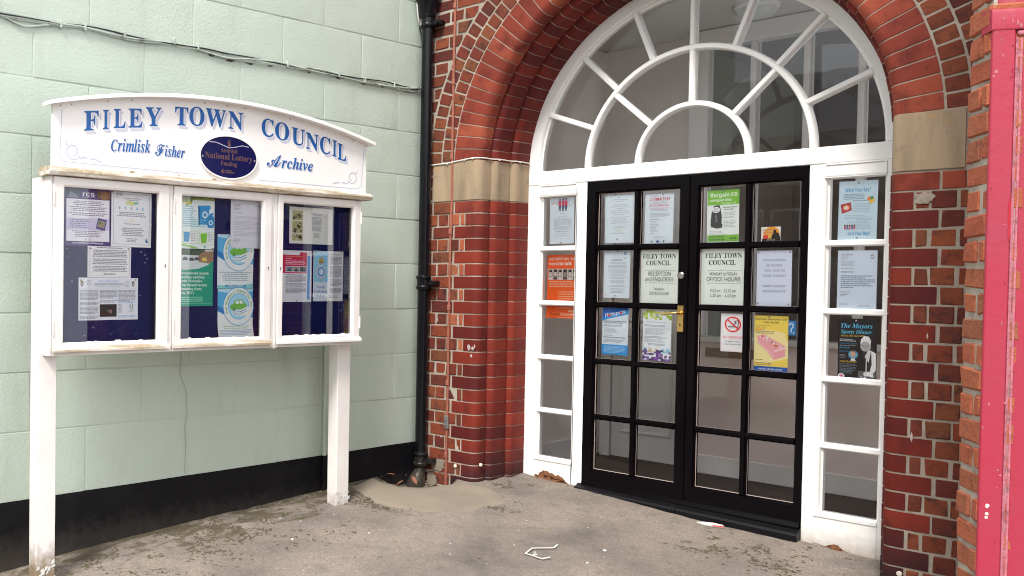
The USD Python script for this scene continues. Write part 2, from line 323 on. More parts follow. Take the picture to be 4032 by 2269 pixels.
def glass(name, ior, tint=(0.96, 0.97, 0.96), wav=0.12):
    mats[name] = usdkit.material(stage, '/World/Looks/' + name, {'t': ('transparent_bsdf', {'color': tint}), 'g': ('glossy_bsdf', {'color': (1, 1, 1), 'roughness': 0.0}), 'f': ('fresnel', {'IOR': ior}), 'm': ('mix_closure', {}), 'ge': ('geometry', {}), 'n': ('noise_texture', {'scale': 4.0, 'detail': 2.0}), 'b': ('bump', {'strength': wav, 'distance': 0.004})},
        [('ge.position', 'n.vector'), ('n.fac', 'b.height'), ('b.normal', 'g.normal'), ('f.fac', 'm.fac'), ('t.BSDF', 'm.closure1'), ('g.BSDF', 'm.closure2')], surface='m.closure')
glass('pane_glass', 1.30, (0.997, 0.998, 0.997))
glass('case_glass', 1.38, (0.995, 0.997, 0.995), 0.0)
glass('inner_glass', 1.35, (0.9, 0.9, 0.9))
inks = {}
def ink(r, g, b, rough=0.6):
    k = f'ink_{int(r):03d}_{int(g):03d}_{int(b):03d}'
    if k not in mats:
        col = lin(r, g, b, 1.12); s = min(1.0, 0.90/max(col)); simple(k, tuple(s*x for x in col), rough)
    return k

# ------------------------------------------------------------------ lettering
from PIL import Image, ImageDraw, ImageFont
_fd = glob.glob('/opt/blender-*/*/datafiles/fonts/Inter.woff2')[0].rsplit('/', 1)[0]
_fonts = {}
def _font(kind, size):
    k = (kind, size)
    if k not in _fonts:
        f = ImageFont.truetype(_fd + ('/Inter.woff2' if kind in ('sans', 'bold', 'light') else '/NotoSansMath-Regular.woff2'), size)
        if kind in ('bold', 'light', 'sans'):
            try: f.set_variation_by_axes([20, {'bold': 720, 'light': 330, 'sans': 450}[kind]])
            except Exception: pass
        _fonts[k] = f
    return _fonts[k]
def _styled(text, kind):
    base = {'serif': (0x1D400, 0x1D41A, 0x1D7CE), 'script': (0x1D4D0, 0x1D4EA, 0x1D7CE), 'bolditalic': (0x1D468, 0x1D482, 0x1D7CE)}.get(kind)
    if not base: return text
    return ''.join(chr(base[0]+ord(c)-65) if 'A' <= c <= 'Z' else chr(base[1]+ord(c)-97) if 'a' <= c <= 'z' else chr(base[2]+ord(c)-48) if c.isdigit() else c for c in text)
_tcache = {}
def text2d(text, kind='sans', size=64, track=0.0):
    """outline polygons of a text, capitals 1 unit tall, starting at x = 0"""
    key = (text, kind, size, track)
    if key in _tcache: return _tcache[key]
    if track:
        k2 = {'signwriter': 'bolditalic'}.get(kind, kind)
        x, parts = 0.0, []
        for ch in text:
            if ch == ' ': x += 0.32 + track; continue
            g = text2d(ch, 'script' if kind == 'signwriter' and ch in 'FA' else k2, size)
            if kind == 'signwriter' and ch in 'FA': g = affinity.scale(g, 1.3, 1.3, origin=(0, 0))
            if kind == 'signwriter' and ch.islower(): g = affinity.scale(g, 1.12, 1.12, origin=(0, 0))
            b = g.bounds
            parts.append(affinity.translate(g, x - b[0], 0)); x += b[2]-b[0] + track
        _tcache[key] = unary_union(parts); return _tcache[key]
    s = _styled(text, kind); f = _font(kind, size)
    x0, y0, x1, y1 = f.getbbox(s, anchor='ls')
    im = Image.new('L', (x1-x0+8, y1-y0+8)); ImageDraw.Draw(im).text((4-x0, 4-y0), s, 255, font=f, anchor='ls')
    on = np.pad(np.asarray(im) > 127, ((0, 0), (1, 1))).astype(np.int8)
    rows, st = np.nonzero(np.diff(on, axis=1) == 1); en = np.nonzero(np.diff(on, axis=1) == -1)[1]
    from shapely import box as vbox, union_all
    sh = union_all(vbox(st, -rows-1, en, -rows)).buffer(0.6).buffer(-0.6).simplify(0.55)
    cap = -f.getbbox(_styled('H', kind) if kind != 'script' else _styled('H', 'serif'), anchor='ls')[1]
    g = affinity.affine_transform(sh, [1/cap, 0, 0, 1/cap, -4/cap, (4-y0)/cap])
    _tcache[key] = g
    return g
def flat(poly):
    """triangulated flat polygons -> (n,2) vertices, faces"""
    V, F, k = [], [], 0
    for g in getattr(poly, 'geoms', [poly]):
        if g.is_empty or g.geom_type != 'Polygon' or g.area < 1e-10: continue
        v, f = trimesh.creation.triangulate_polygon(g, engine='earcut'); v, f = np.array(v), np.array(f)
        V.append(v); F.append(f + k); k += len(v)
    return (np.vstack(V), np.vstack(F)) if V else (np.zeros((0, 2)), np.zeros((0, 3), int))

class Sheet:
    """a printed sheet: u across, v down (0 to 1), printed layers sit a fraction of a millimetre in front of each other"""
    def __init__(s, name, label, cat, O, ex, n, W, H, paper, group=None, bend=0.0, curl=0.0, rot=0.0, thick=0.0006, sheet='sheet', step=0.0004):
        s.name, s.label, s.cat, s.group = name, label, cat, group
        s.O, s.ex, s.n, s.W, s.H, s.step = np.array(O, float), np.array(ex, float), np.array(n, float), W, H, step
        s.ez = np.array([0, 0, 1.0]); s.bend, s.curl, s.rot, s.thick, s.paper, s.sheet = bend, curl, rot, thick, paper, sheet
        s.layers = {}
        s.top = {}
    def pt(s, xy, off):
        xy = np.asarray(xy, float); x, z = xy[:, 0]-s.W/2, xy[:, 1]+s.H/2
        c, sn = math.cos(s.rot), math.sin(s.rot)
        w = off + s.bend*(1-(2*x/s.W)**2) + s.curl*((np.clip(-(z)/s.H*2, 0, 1))**3)
        X, Z = c*x - sn*z + s.W/2, sn*x + c*z - s.H/2
        return s.O + X[:, None]*s.ex + Z[:, None]*s.ez + w[:, None]*s.n
    def add(s, poly, col, role='print', lay=1):
        s.layers.setdefault((role, col), []).append((poly, lay))
    def r(s, u0, v0, u1, v1, col, role='panel', lay=1):
        s.add(sbox(u0*s.W, -v1*s.H, u1*s.W, -v0*s.H), col, role, lay)
    def poly(s, pts, col, role='picture', lay=1):
        s.add(Polygon([(u*s.W, -v*s.H) for u, v in pts]).buffer(0), col, role, lay)
    def disc(s, u, v, r_, col, role='picture', lay=1, ry=None, hole=0.0):
        g = Point(0, 0).buffer(1, 16)
        if hole: g = g.difference(Point(0, 0).buffer(hole, 16))
        s.add(affinity.translate(affinity.scale(g, r_*s.W, (ry or r_)*s.W, origin=(0, 0)), u*s.W, -v*s.H), col, role, lay)
    def t(s, txt, u, v, h, col, font='sans', align='c', wmax=None, role='heading', lay=2, slope=0.0, w=None):
        g = text2d(txt, font); b = g.bounds; sc = h*s.H; wd = (b[2]-b[0])*sc; kx = 1.0
        if w: kx = w*s.W/wd
        elif wmax and wd > wmax*s.W: kx = wmax*s.W/wd
        wd *= kx
        x0 = u*s.W - (wd/2 if align == 'c' else wd if align == 'r' else 0)
        g = affinity.affine_transform(g, [sc*kx, 0, slope*sc*kx, sc, x0 - b[0]*sc*kx, -v*s.H])
        s.add(g, col, role, lay)
    def lines(s, u0, u1, v0, dv, n, col, h=0.42, align='l', seed=1, role='small_print', lay=2, short=0.3):
        q = random.Random(seed + int(u0*100) + int(v0*1000)); parts = []
        for i in range(n):
            L = (u1-u0)*(1 - (q.random()*short if align != 'j' or i == n-1 else 0)); x = u0 if align in ('l', 'j') else (u0+u1-L)/2; e = x+L
            y = -(v0+i*dv)*s.H
            while x < e:
                wd = q.uniform(0.02, 0.085); parts.append(sbox(x*s.W, y-dv*h*s.H/2, min(x+wd, e)*s.W, y+dv*h*s.H/2)); x += wd + 0.012
        for p in parts: s.add(p, col, role, lay)
    def build(s, pins=(), pin_mat='brass'):
        root = thing(s.name, s.label, s.cat, tuple(s.pt([[s.W/2, -s.H]], 0)[0]), s.group)
        nx, nz = 8, 10
        gx, gz = np.meshgrid(np.linspace(0, s.W, nx+1), np.linspace(0, -s.H, nz+1)); g2 = np.stack([gx.ravel(), gz.ravel()], 1)
        f = []; k = nx+1
        for j in range(nz):
            for i in range(nx): a = j*k+i; f += [[a, a+k, a+k+1], [a, a+k+1, a+1]]
        f = np.array(f); n1 = len(g2)
        V = np.vstack([s.pt(g2, 0.0), s.pt(g2, -s.thick)]); F = np.vstack([f, f[:, ::-1]+n1])
        edge = [(i, i+1) for i in range(nx)] + [(nx+j*k, nx+(j+1)*k) for j in range(nz)] + [(nz*k+i+1, nz*k+i) for i in range(nx)] + [((j+1)*k, j*k) for j in range(nz)]
        S = [x for a, b in edge for x in ([a, b, b+n1], [a, b+n1, a+n1])]
        m = trimesh.Trimesh(V, np.vstack([F, np.array(S)]), process=False)
        obj(s.sheet, m, s.paper, root, smooth=40)
        for (role, col), items in s.layers.items():
            ms = []
            for poly, lay in items:
                if s.bend or s.curl:
                    b = poly.bounds
                    if b[2]-b[0] > 0.03 or b[3]-b[1] > 0.03:
                        cells = [sbox(x, z, x+0.025, z+0.025) for x in np.arange(b[0], b[2], 0.025) for z in np.arange(b[1], b[3], 0.025)]
                        for c in cells:
                            v, ff = flat(poly.intersection(c))
                            if len(v): ms.append(trimesh.Trimesh(s.pt(v, s.step*lay), ff, process=False))
                        continue
                v, ff = flat(poly)
                if len(v): ms.append(trimesh.Trimesh(s.pt(v, s.step*lay), ff, process=False))
            if not ms: continue
            m = trimesh.util.concatenate(ms)
            fn = np.cross(m.vertices[m.faces[:, 1]]-m.vertices[m.faces[:, 0]], m.vertices[m.faces[:, 2]]-m.vertices[m.faces[:, 0]]) @ s.n
            m.faces[fn < 0] = m.faces[fn < 0][:, ::-1]
            obj(role, m, col, root)
        for u, v in pins:
            c = s.pt([[u*s.W, -v*s.H]], s.step*3)[0]
            p = lathe([(0.0045, 0), (0.0045, 0.002), (0.003, 0.004), (0.001, 0.0045)], (0, 0, 0), 10)
            e2 = np.cross(s.n, s.ex)
            obj('pin', local(p, c, s.ex, e2, s.n), pin_mat, root, smooth=40)
        return root
# ------------------------------------------------------------------ ground
def gz(x, y):
    x = np.clip(x, -4, 4); y = np.clip(y, -4.8, 0.2)
    return -0.03 - 0.047*x + 0.045*y - 0.0065*y*y
def ground_mesh(xs, ys, bump=True):
    X, Y = np.meshgrid(xs, ys); Z = gz(X, Y)
    if bump:
        near = (np.abs(X) < 3) & (Y > -5)
        Pn = np.stack([X, Y, X*0], -1)
        Z = Z + near*((meshkit.fbm(Pn*2.3, 3, 3)-0.5)*0.022 + (meshkit.fbm(Pn*14, 3, 5)-0.5)*0.006)
        q = ((X+1.50)/0.24)**2 + ((Y+0.60)/0.25)**2           # open gully round the foot of the downpipe
        Z = Z - 0.10*np.clip((1.15-q)/0.35, 0, 1)
    V = np.stack([X.ravel(), Y.ravel(), Z.ravel()], 1); nx = len(xs); F = []
    J, I = np.meshgrid(np.arange(len(ys)-1), np.arange(nx-1), indexing='ij'); A = (J*nx+I).ravel()
    F = np.vstack([np.stack([A, A+1, A+nx+1], 1), np.stack([A, A+nx+1, A+nx], 1)])
    return V, F
xs = np.concatenate([np.arange(-60, -2.2, 6.0), np.arange(-2.2, 2.4, 0.022), np.arange(2.4, 62, 6.0)])
ys = np.concatenate([np.arange(-7.4, -3.9, 0.25), np.arange(-3.9, 0.1, 0.022), [0.12]])
obj('pavement', ground_mesh(xs, ys), 'paving', smooth=True, kind='structure')
obj('road', bx(-60, 60, -80, -7.55, -1.4, -0.62), 'asphalt', kind='structure')
obj('kerb', bx(-60, 60, -7.55, -7.38, -1.2, -0.42, 0.01), 'kerb', kind='structure')
# smoother cement laid round the gully
cp = Polygon([(-1.66, -0.86), (-1.60, -1.16), (-1.42, -1.24), (-1.22, -1.30), (-0.95, -1.20), (-0.80, -0.92), (-0.74, -0.66), (-0.90, -0.52), (-1.02, -0.46), (-1.18, -0.50), (-1.25, -0.62), (-1.30, -0.78), (-1.40, -0.87), (-1.52, -0.90)]).buffer(-0.03).buffer(0.03)
cells = []
for gx in np.arange(-1.70, -0.70, 0.03):
    for gy in np.arange(-1.36, -0.40, 0.03):
        c = cp.intersection(sbox(gx, gy, gx+0.03, gy+0.03))
        v, f = flat(c)
        if len(v):
            Pn = np.stack([v[:, 0], v[:, 1], v[:, 0]*0], -1)
            ed = np.array([cp.exterior.distance(Point(*q)) for q in v])
            z = gz(v[:, 0], v[:, 1]) + (meshkit.fbm(Pn*2.3, 3, 3)-0.5)*0.022 + 0.010*np.clip(ed/0.05, 0, 1) - 0.003
            cells.append(trimesh.Trimesh(np.stack([v[:, 0], v[:, 1], z], 1), f, process=False))
cm = trimesh.util.concatenate(cells); cm.merge_vertices()
fl_ = np.cross(cm.vertices[cm.faces[:, 1]]-cm.vertices[cm.faces[:, 0]], cm.vertices[cm.faces[:, 2]]-cm.vertices[cm.faces[:, 0]])[:, 2] < 0
ff_ = cm.faces.copy(); ff_[fl_] = ff_[fl_][:, ::-1]
obj('cement_patch', (cm.vertices, ff_), 'cement_patch', smooth=True, kind='structure')

# ------------------------------------------------------------------ green rendered building (left)
TH = math.radians(86.64776)
GD = np.array([math.cos(TH), math.sin(TH), 0.0]); GN = np.array([math.sin(TH), -math.cos(TH), 0.0])
GP = np.array([-1.62387, -0.45, 0.0])
def gp(s, z, w=0.0): return GP + s*GD + w*GN + np.array([0, 0, z])
green = thing('green_building', 'pale green rendered side wall lined out as large blocks above a black plinth', 'building', gp(-2.3, -0.1))
def wall_local(m): return local(m, GP, GD, -GN, [0, 0, 1])      # model x along the wall, y into the wall, z up
obj('wall_core', wall_local(bx(-4.6, 0.3, 0.0025, 1.6, -0.6, 5.2)), 'green_render', green)
plz = lambda s: 0.2095 + 0.0145*s
zrow = [0.10, 0.521, 0.826, 1.132, 1.440, 1.743, 2.045, 2.341, 2.640, 2.932, 3.232, 3.53, 3.83]
for k in range(len(zrow)-1):
    off = -0.247 if k % 2 else -0.590
    js = sorted([off - 0.667*i for i in range(8)] + [0.0] + [-4.6])
    js = [j for j in js if j >= -4.6]
    for a, b in zip(js[:-1], js[1:]):
        if b - a < 0.03: continue
        s0, s1 = a + 0.0022, b - 0.0022 if b < -0.001 else b
        z0, z1 = zrow[k] + 0.0022, zrow[k+1] - 0.0022
        pr = rng.uniform(0, 0.0012); r_ = np.random.default_rng(1000 + k*50 + int(-a*10))
        nx, nz = 12, 6
        gx, gzz = np.meshgrid(np.linspace(0, 1, nx+1), np.linspace(0, 1, nz+1))
        S = s0 + (s1-s0)*gx; Z = z0 + (z1-z0)*gzz
        if k == 0: Z = np.maximum(plz(S), z0) + (z1 - plz(S))*gzz
        edge = (gx < 1e-6) | (gx > 1-1e-6) | (gzz < 1e-6) | (gzz > 1-1e-6)
        Wd = (meshkit.fbm(np.stack([S*5, Z*5, S*0+k], -1), 3, 9)-0.5)*0.005 + pr + 0.0006; Wd = np.where(edge, -0.0020, Wd)
        # bevel ring: pull the second ring close to the edge
        S2, Z2 = S.copy(), Z.copy()
        S2[:, 1] = s0+0.004; S2[:, -2] = s1-0.004; Z2[1, :] = Z[0, :]+0.004; Z2[-2, :] = Z[-1, :]-0.004
        V = GP + S2.ravel()[:, None]*GD + Wd.ravel()[:, None]*GN + np.stack([S2.ravel()*0, S2.ravel()*0, Z2.ravel()], 1)
        J, I = np.meshgrid(np.arange(nz), np.arange(nx), indexing='ij'); A = (J*(nx+1)+I).ravel()
        F = np.vstack([np.stack([A, A+1, A+nx+2], 1), np.stack([A, A+nx+2, A+nx+1], 1)])
        obj('render_block', (V, F), 'green_render', green, smooth=True)
# plinth, slightly set back under the render's drip edge
sp = np.linspace(-4.6, 0.0, 60); V = []; F = []
for i, s in enumerate(sp):
    wob = 0.004*(meshkit.noise(np.array([s*9, 0, 0])) - 0.5)
    V += [gp(s, -0.6, 0.001), gp(s, plz(s)-0.012+wob, 0.001), gp(s, plz(s)+0.003+wob, -0.001)]
for i in range(len(sp)-1):
    a = i*3
    F += [[a, a+3, a+4], [a, a+4, a+1], [a+1, a+4, a+5], [a+1, a+5, a+2]]
obj('plinth', (np.array(V), np.array(F)), 'black_plinth', green)
cr = [(-1.990, 0.93), (-1.984, 0.86), (-1.988, 0.777), (-1.972, 0.735), (-1.955, 0.70), (-1.936, 0.645), (-1.946, 0.60), (-1.936, 0.55), (-1.947, 0.465), (-1.943, 0.36), (-1.949, 0.28), (-1.945, 0.196)]
cr = [(s + 0.003*math.sin(i*2.1), z) for i, (s, z) in enumerate(cr)]
V, F = [], []
for i, (s, z) in enumerate(cr):
    w_ = 0.0022 + 0.0012*math.sin(i*1.7); V += [gp(s-w_, z, 0.0042), gp(s, z, 0.0030), gp(s+w_, z, 0.0042)]
for i in range(len(cr)-1):
    a = i*3; F += [[a, a+1, a+4], [a, a+4, a+3], [a+1, a+2, a+5], [a+1, a+5, a+4]]
obj('crack', (np.array(V), np.array(F)), 'green_crack', green, label='thin jagged crack running down from the noticeboard to the plinth')
obj('conduit', tube([gp(-0.88, z, 0.014) for z in np.linspace(0.20, 1.75, 6)], 0.013, 10), 'green_render', green, smooth=40, label='green painted vertical conduit behind the right-hand post')
obj('conduit', tube([gp(-0.88, z, 0.013) for z in (-0.1, 0.05, 0.2)], 0.0128, 10), 'black_plinth', green, smooth=40, label='black painted foot of the conduit')

# ------------------------------------------------------------------ brick council building
ZC, FY = 2.07, -0.45
hall = thing('council_building', 'red brick building with moulded brick arch, sandstone imposts and a white fanlight over black doors', 'building', (0, 0, 0))
# body behind the facing bricks (mortar), with the arched opening
opening = unary_union([sbox(-1.22, -1, 1.22, ZC), Point(0, ZC).buffer(1.22, 48)])
obj('mortar_bed', extrude_y(sbox(-1.75, -0.7, 2.3, 4.8).difference(opening), FY+0.0038, 0.06), 'mortar', hall)
inner_open = unary_union([sbox(-1.09, -1, 1.09, ZC), Point(0, ZC).buffer(1.09, 48)])
obj('inner_wall', extrude_y(sbox(-1.75, -0.7, 2.3, 4.8).difference(inner_open), 0.061, 0.16), 'hall_wall', hall)

def bull(Ro, Ri, yf, yb, r_):
    return [(Ro, yb), (Ro, yf)] + [(Ri + r_ - r_*math.sin(a), yf + r_ - r_*math.cos(a)) for a in np.linspace(0, math.pi/2, 6)] + [(Ri, yb)]
P1 = lambda Ro: bull(Ro, 1.142, FY, -0.345, 0.055)
P2 = bull(1.215, 1.106, -0.336, -0.172, 0.042)
P3 = bull(1.19, 1.071, -0.163, 0.03, 0.042)
arcf = lambda p, t: (p[0]*math.cos(t), p[1], ZC + p[0]*math.sin(t))
def shrink(p, d):
    g = Polygon(p).buffer(-d); return list(g.exterior.coords)[:-1]
TA = np.linspace(math.radians(1.5), math.radians(178.5), 60)
zb = -0.3
for P in (P1(1.349), P2, P3):
    obj('mortar_bed', prism(shrink(P, 0.0035), arcf, TA), 'mortar', hall, smooth=40)
    for sd in (-1, 1):
        obj('mortar_bed', prism(shrink(P, 0.0035), lambda p, t, sd=sd: (sd*p[0], p[1], t), [zb, 2.10]), 'mortar', hall, smooth=40)
# voussoirs
def voussoirs(P, n, a0, mat, joint, Rm):
    st = (180-2*a0)/n; g = math.degrees(joint/Rm)/2
    for i in range(n):
        t0, t1 = math.radians(a0+i*st+g), math.radians(a0+(i+1)*st-g)
        c = 0.0022/Rm; q = 0.0009*rng.uniform(-1, 1)
        PP = [(a+q, b+q) for a, b in P]
        obj('voussoir', prism(PP, arcf, [t0, t0+c, (t0+t1)/2, t1-c, t1], 0.0022), mat, hall, smooth=40)
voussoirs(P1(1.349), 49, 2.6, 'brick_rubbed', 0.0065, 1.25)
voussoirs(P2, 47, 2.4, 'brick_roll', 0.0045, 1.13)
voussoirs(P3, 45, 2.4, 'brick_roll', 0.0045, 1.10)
# two rings of headers round the arch
def ring(R0, R1, n, a0, joint):
    st = (180-2*a0)/n; g = math.degrees(joint/((R0+R1)/2))/2
    for i in range(n):
        t0, t1 = math.radians(a0+i*st+g), math.radians(a0+(i+1)*st-g); y = FY + rng.uniform(-0.003, 0.002)
        if math.cos((t0+t1)/2)*R0 > 1.52: continue
        prof = [(R0+rng.uniform(-.002, .002), -0.40), (R0, y+0.003), (R0+0.004, y), (R1-0.004, y), (R1, y+0.003), (R1+rng.uniform(-.002, .002), -0.40)]
        c = 0.004/R0
        obj('ring_brick', prism(prof, arcf, [t0, t0+c, t1-c, t1], 0.003), 'brick_rough', hall, smooth=30)
ring(1.359, 1.451, 56, 2.4, 0.012)
ring(1.462, 1.553, 58, 1.9, 0.013)
# impost stones
def stone(x0, x1, sd, P, z0=1.866, z1=2.128):
    pass
SZ = [1.866, 1.869, 2.122, 2.126]
obj('impost_stone', prism([(1.517, -0.36), (1.517, FY-0.004)] + [(a, b-0.004) for a, b in P1(1.3)[2:-1]] + [(1.138, -0.345), (1.2, -0.345)], lambda p, t: (-p[0], p[1], t), SZ, 0.003), 'sandstone', hall, smooth=40)
obj('impost_stone', prism([(a, b-0.003) for a, b in P2], lambda p, t: (-p[0], p[1], t), SZ, 0.003), 'sandstone', hall, smooth=40)
obj('impost_stone', prism([(a, b-0.003) for a, b in P3], lambda p, t: (-p[0], p[1], t), SZ, 0.003), 'sandstone', hall, smooth=40)
obj('impost_stone', prism([(1.431, -0.36), (1.431, FY-0.004)] + [(a, b-0.004) for a, b in P1(1.3)[2:-1]] + [(1.138, -0.345), (1.2, -0.345)], lambda p, t: (p[0], p[1], t), [1.862, 1.865, 2.125, 2.129], 0.003), 'sandstone', hall, smooth=40)
# jamb bricks
def jamb(P, sd, z0, z1, mat, j):
    c = 0.002; q = 0.0009*rng.uniform(-1, 1)
    obj('jamb_brick', prism([(a+q, b+q) for a, b in P], lambda p, t: (sd*p[0], p[1], t), [z0+j/2, z0+j/2+c, z1-j/2-c, z1-j/2], 0.002), mat, hall, smooth=40)
def brick(x0, x1, z0, z1, mat='brick_rough', jit=0.0017, c=0.0029, y=None):
    r_ = np.random.default_rng(rng.randrange(1 << 30)); y0 = FY + rng.uniform(-0.004, 0.003) if y is None else y
    obj('brick', chbox(x0, x1, y0, y0+0.05, z0, z1, c, jit, r_), mat, hall)
pl = 0.08345
for k in range(24):
    z1 = 1.862 - pl*k; z0 = z1 - pl
    if z1 < -0.10: break
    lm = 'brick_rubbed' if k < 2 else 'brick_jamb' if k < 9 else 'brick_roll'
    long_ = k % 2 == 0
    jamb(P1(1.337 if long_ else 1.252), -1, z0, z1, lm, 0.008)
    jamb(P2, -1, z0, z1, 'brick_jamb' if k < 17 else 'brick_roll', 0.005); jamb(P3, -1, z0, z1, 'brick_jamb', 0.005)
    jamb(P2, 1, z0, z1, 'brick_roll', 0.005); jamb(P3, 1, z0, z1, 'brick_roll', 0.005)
    zz0, zz1 = z0+0.005, z1-0.005
    w = lambda: rng.uniform(-0.004, 0.004)
    if long_:
        brick(-1.517+w(), -1.352+w(), zz0, zz1); brick(-1.66, -1.530+w(), zz0, zz1)
    else:
        brick(-1.295, -1.262, zz0, zz1, 'brick_orange' if k < 12 else 'brick_rough'); brick(-1.387+w(), -1.305, zz0, zz1, 'brick_orange' if k in (1, 5, 9) else 'brick_rough'); brick(-1.474+w(), -1.396+w(), zz0, zz1); brick(-1.550+w(), -1.484+w(), zz0, zz1); brick(-1.66, -1.560, zz0, zz1)
brick(-1.66, -1.528, 1.88, 1.95); brick(-1.66, -1.528, 1.963, 2.035); brick(-1.66, -1.528, 2.048, 2.12)
pr_ = 0.0876
for k in range(24):
    z1 = 1.855 - pr_*k; z0 = z1 - pr_
    if z1 < -0.12: break
    zz0, zz1 = z0+0.0053, z1-0.0053; w = lambda: rng.uniform(-0.004, 0.004)
    if k % 2 == 0:
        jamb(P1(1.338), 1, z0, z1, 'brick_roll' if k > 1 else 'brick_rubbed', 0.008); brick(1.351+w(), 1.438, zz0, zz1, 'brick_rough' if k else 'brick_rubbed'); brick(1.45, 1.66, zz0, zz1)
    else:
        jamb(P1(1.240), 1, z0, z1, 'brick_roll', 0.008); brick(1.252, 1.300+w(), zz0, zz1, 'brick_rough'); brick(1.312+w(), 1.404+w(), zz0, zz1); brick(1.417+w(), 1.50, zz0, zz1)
# plain courses beside and above the arch, cut to its curve
keep = Point(0, ZC).buffer(1.566, 64)
zt = 2.140; k = 0; upper = []
while zt < 4.7:
    z0, z1 = zt+0.006, zt+0.0835-0.006
    x = -1.75 + (0.0 if k % 2 else -0.06); j = 0
    while x < 2.0:
        L = (0.222 if (k % 2 == 0) else 0.104) + rng.uniform(-.006, .006)
        g = sbox(x, z0, x+L, z1).difference(keep)
        g = max(getattr(g, 'geoms', [g]), key=lambda q: q.area) if not g.is_empty else g
        if not g.is_empty and g.area > 0.0012 and x+L < 1.95:
            y0 = FY + rng.uniform(-.004, .003)
            seen = zt < 3.40 and x < 1.5
            if abs(g.area - L*(z1-z0)) < 1e-6:
                m = chbox(x, x+L, y0, y0+0.05, z0, z1, 0.005, 0.002, np.random.default_rng(rng.randrange(1 << 30)))
            else:
                m = extrude_y(g.buffer(-0.003).simplify(0.0015), y0, y0+0.05)
            if seen: obj('brick', m, 'brick_rough', hall)
            else: upper.append(m)
        x += L + 0.012
    zt += 0.0835; k += 1
obj('upper_brickwork', upper, 'brick_rough', hall, kind='stuff')
for (x, y, z) in ((-1.296, FY-0.004, 0.089), (-1.13, -0.405, 0.118), (1.227, FY-0.004, -0.015)):
    obj('marker_disc', lathe([(0.0001, -0.004), (0.009, -0.004), (0.012, -0.001), (0.012, 0.004)], (x, y, z), 18, 'y'), 'disc_cream', hall, smooth=40)
# cement smears low on the brickwork and old paint splashes
def splat(cx, cz, rx, rz, y, seed, sx=1):
    q = np.random.default_rng(seed); n = 22; an = np.linspace(0, 2*math.pi, n, endpoint=False)
    rr = 0.62 + 0.38*q.random(n); V = [(cx, y-0.0022, cz)] + [(cx + sx*rx*r_*math.cos(a), y-0.0004, cz + rz*r_*math.sin(a)) for r_, a in zip(rr, an)]
    F = [[0, 1+(i+1) % n, 1+i] for i in range(n)]
    return np.array(V), np.array(F)
obj('cement_smear', splat(-1.44, 0.075, 0.075, 0.05, FY-0.005, 3), 'cement_patch', hall)
obj('cement_smear', splat(-1.49, -0.03, 0.045, 0.06, FY-0.005, 4), 'cement_patch', hall)
obj('cement_smear', splat(1.285, 1.735, 0.045, 0.035, FY-0.005, 5), 'mortar', hall)
for i, (x, z, a, b) in enumerate([(-1.205, 0.89, 0.016, 0.026), (-1.175, 0.885, 0.012, 0.016), (-1.185, 0.835, 0.012, 0.013), (-1.16, 0.90, 0.007, 0.016), (-1.47, 1.06, 0.010, 0.02), (1.26, 0.63, 0.007, 0.026), (1.31, 1.10, 0.004, 0.016), (-1.42, 0.27, 0.009, 0.008)]):
    obj('paint_splash', splat(x, z, a, b, FY-0.002, 20+i), 'paint_smear', hall)

# ---- fanlight
def annulus(r0, r1, a0=0, a1=180):
    t = np.radians(np.linspace(a0, a1, 73)); return Polygon([(r1*math.cos(a), ZC+r1*math.sin(a)) for a in t] + [(r0*math.cos(a), ZC+r0*math.sin(a)) for a in t[::-1]])
barp = lambda w: [(-w/2, 0.052), (-w/2, 0.011), (-w/2+0.007, 0.0), (w/2-0.007, 0.0), (w/2, 0.011), (w/2, 0.052)]
fan = obj('fanlight', [prism([(1.096, 0.06), (1.096, 0.001), (1.006, 0.001), (0.9995, 0.007), (0.9965, 0.026), (0.984, 0.032), (0.984, 0.06)], arcf, np.linspace(0, math.pi, 73))], 'white_gloss', hall, smooth=40, label='white painted half-round fanlight frame')
arcs = [(0.6548, 0.036), (0.3223, 0.034)]
for R, w in arcs:
    obj('arch_bar', prism([(R+a, b+0.0015) for a, b in barp(w)], arcf, np.linspace(0, math.pi, 61)), 'white_gloss', fan, smooth=40)
spokes = [(a, 0.669, 0.998) for a in (21.8, 45.6, 69.0, 90, 111.0, 134.4, 158.2)] + [(a, 0.336, 0.641) for a in (44.5, 90, 137.0)]
for a, r0, r1 in spokes:
    t = math.radians(a); e = np.array([math.cos(t), math.sin(t)]); pn = np.array([-e[1], e[0]])
    obj('glazing_bar', prism(barp(0.034), lambda p, q: (e[0]*q + pn[0]*p[0], p[1]+0.003, ZC + e[1]*q + pn[1]*p[0]), [r0, r1]), 'white_gloss', fan)
bars = [annulus(R-w/2, R+w/2) for R, w in arcs]
for a, r0, r1 in spokes:
    t = math.radians(a); bars.append(LineString([((r0-.02)*math.cos(t), ZC+(r0-.02)*math.sin(t)), ((r1+.02)*math.cos(t), ZC+(r1+.02)*math.sin(t))]).buffer(0.016, cap_style=2))
glz = Polygon([(0.99*math.cos(a), ZC+0.99*math.sin(a)) for a in np.linspace(0, math.pi, 73)]).difference(unary_union(bars))
for g in glz.geoms:
    if g.area > 0.004: obj('pane', extrude_y(g.buffer(0.006), 0.030, 0.033), 'pane_glass', fan)
# ---- transom and posts
obj('transom', [chbox(-1.072, 1.072, -0.004, 0.07, 1.977, 2.0675, 0.004)], 'white_gloss', hall)
obj('door_post', chbox(-0.7205, -0.6455, 0.0, 0.075, -0.03, 1.977, 0.004), 'white_gloss', hall)
obj('door_post', chbox(0.6470, 0.7085, 0.0, 0.075, -0.085, 1.977, 0.004), 'white_gloss', hall)
rows = [1.5525, 1.190, 0.8275, 0.4705]
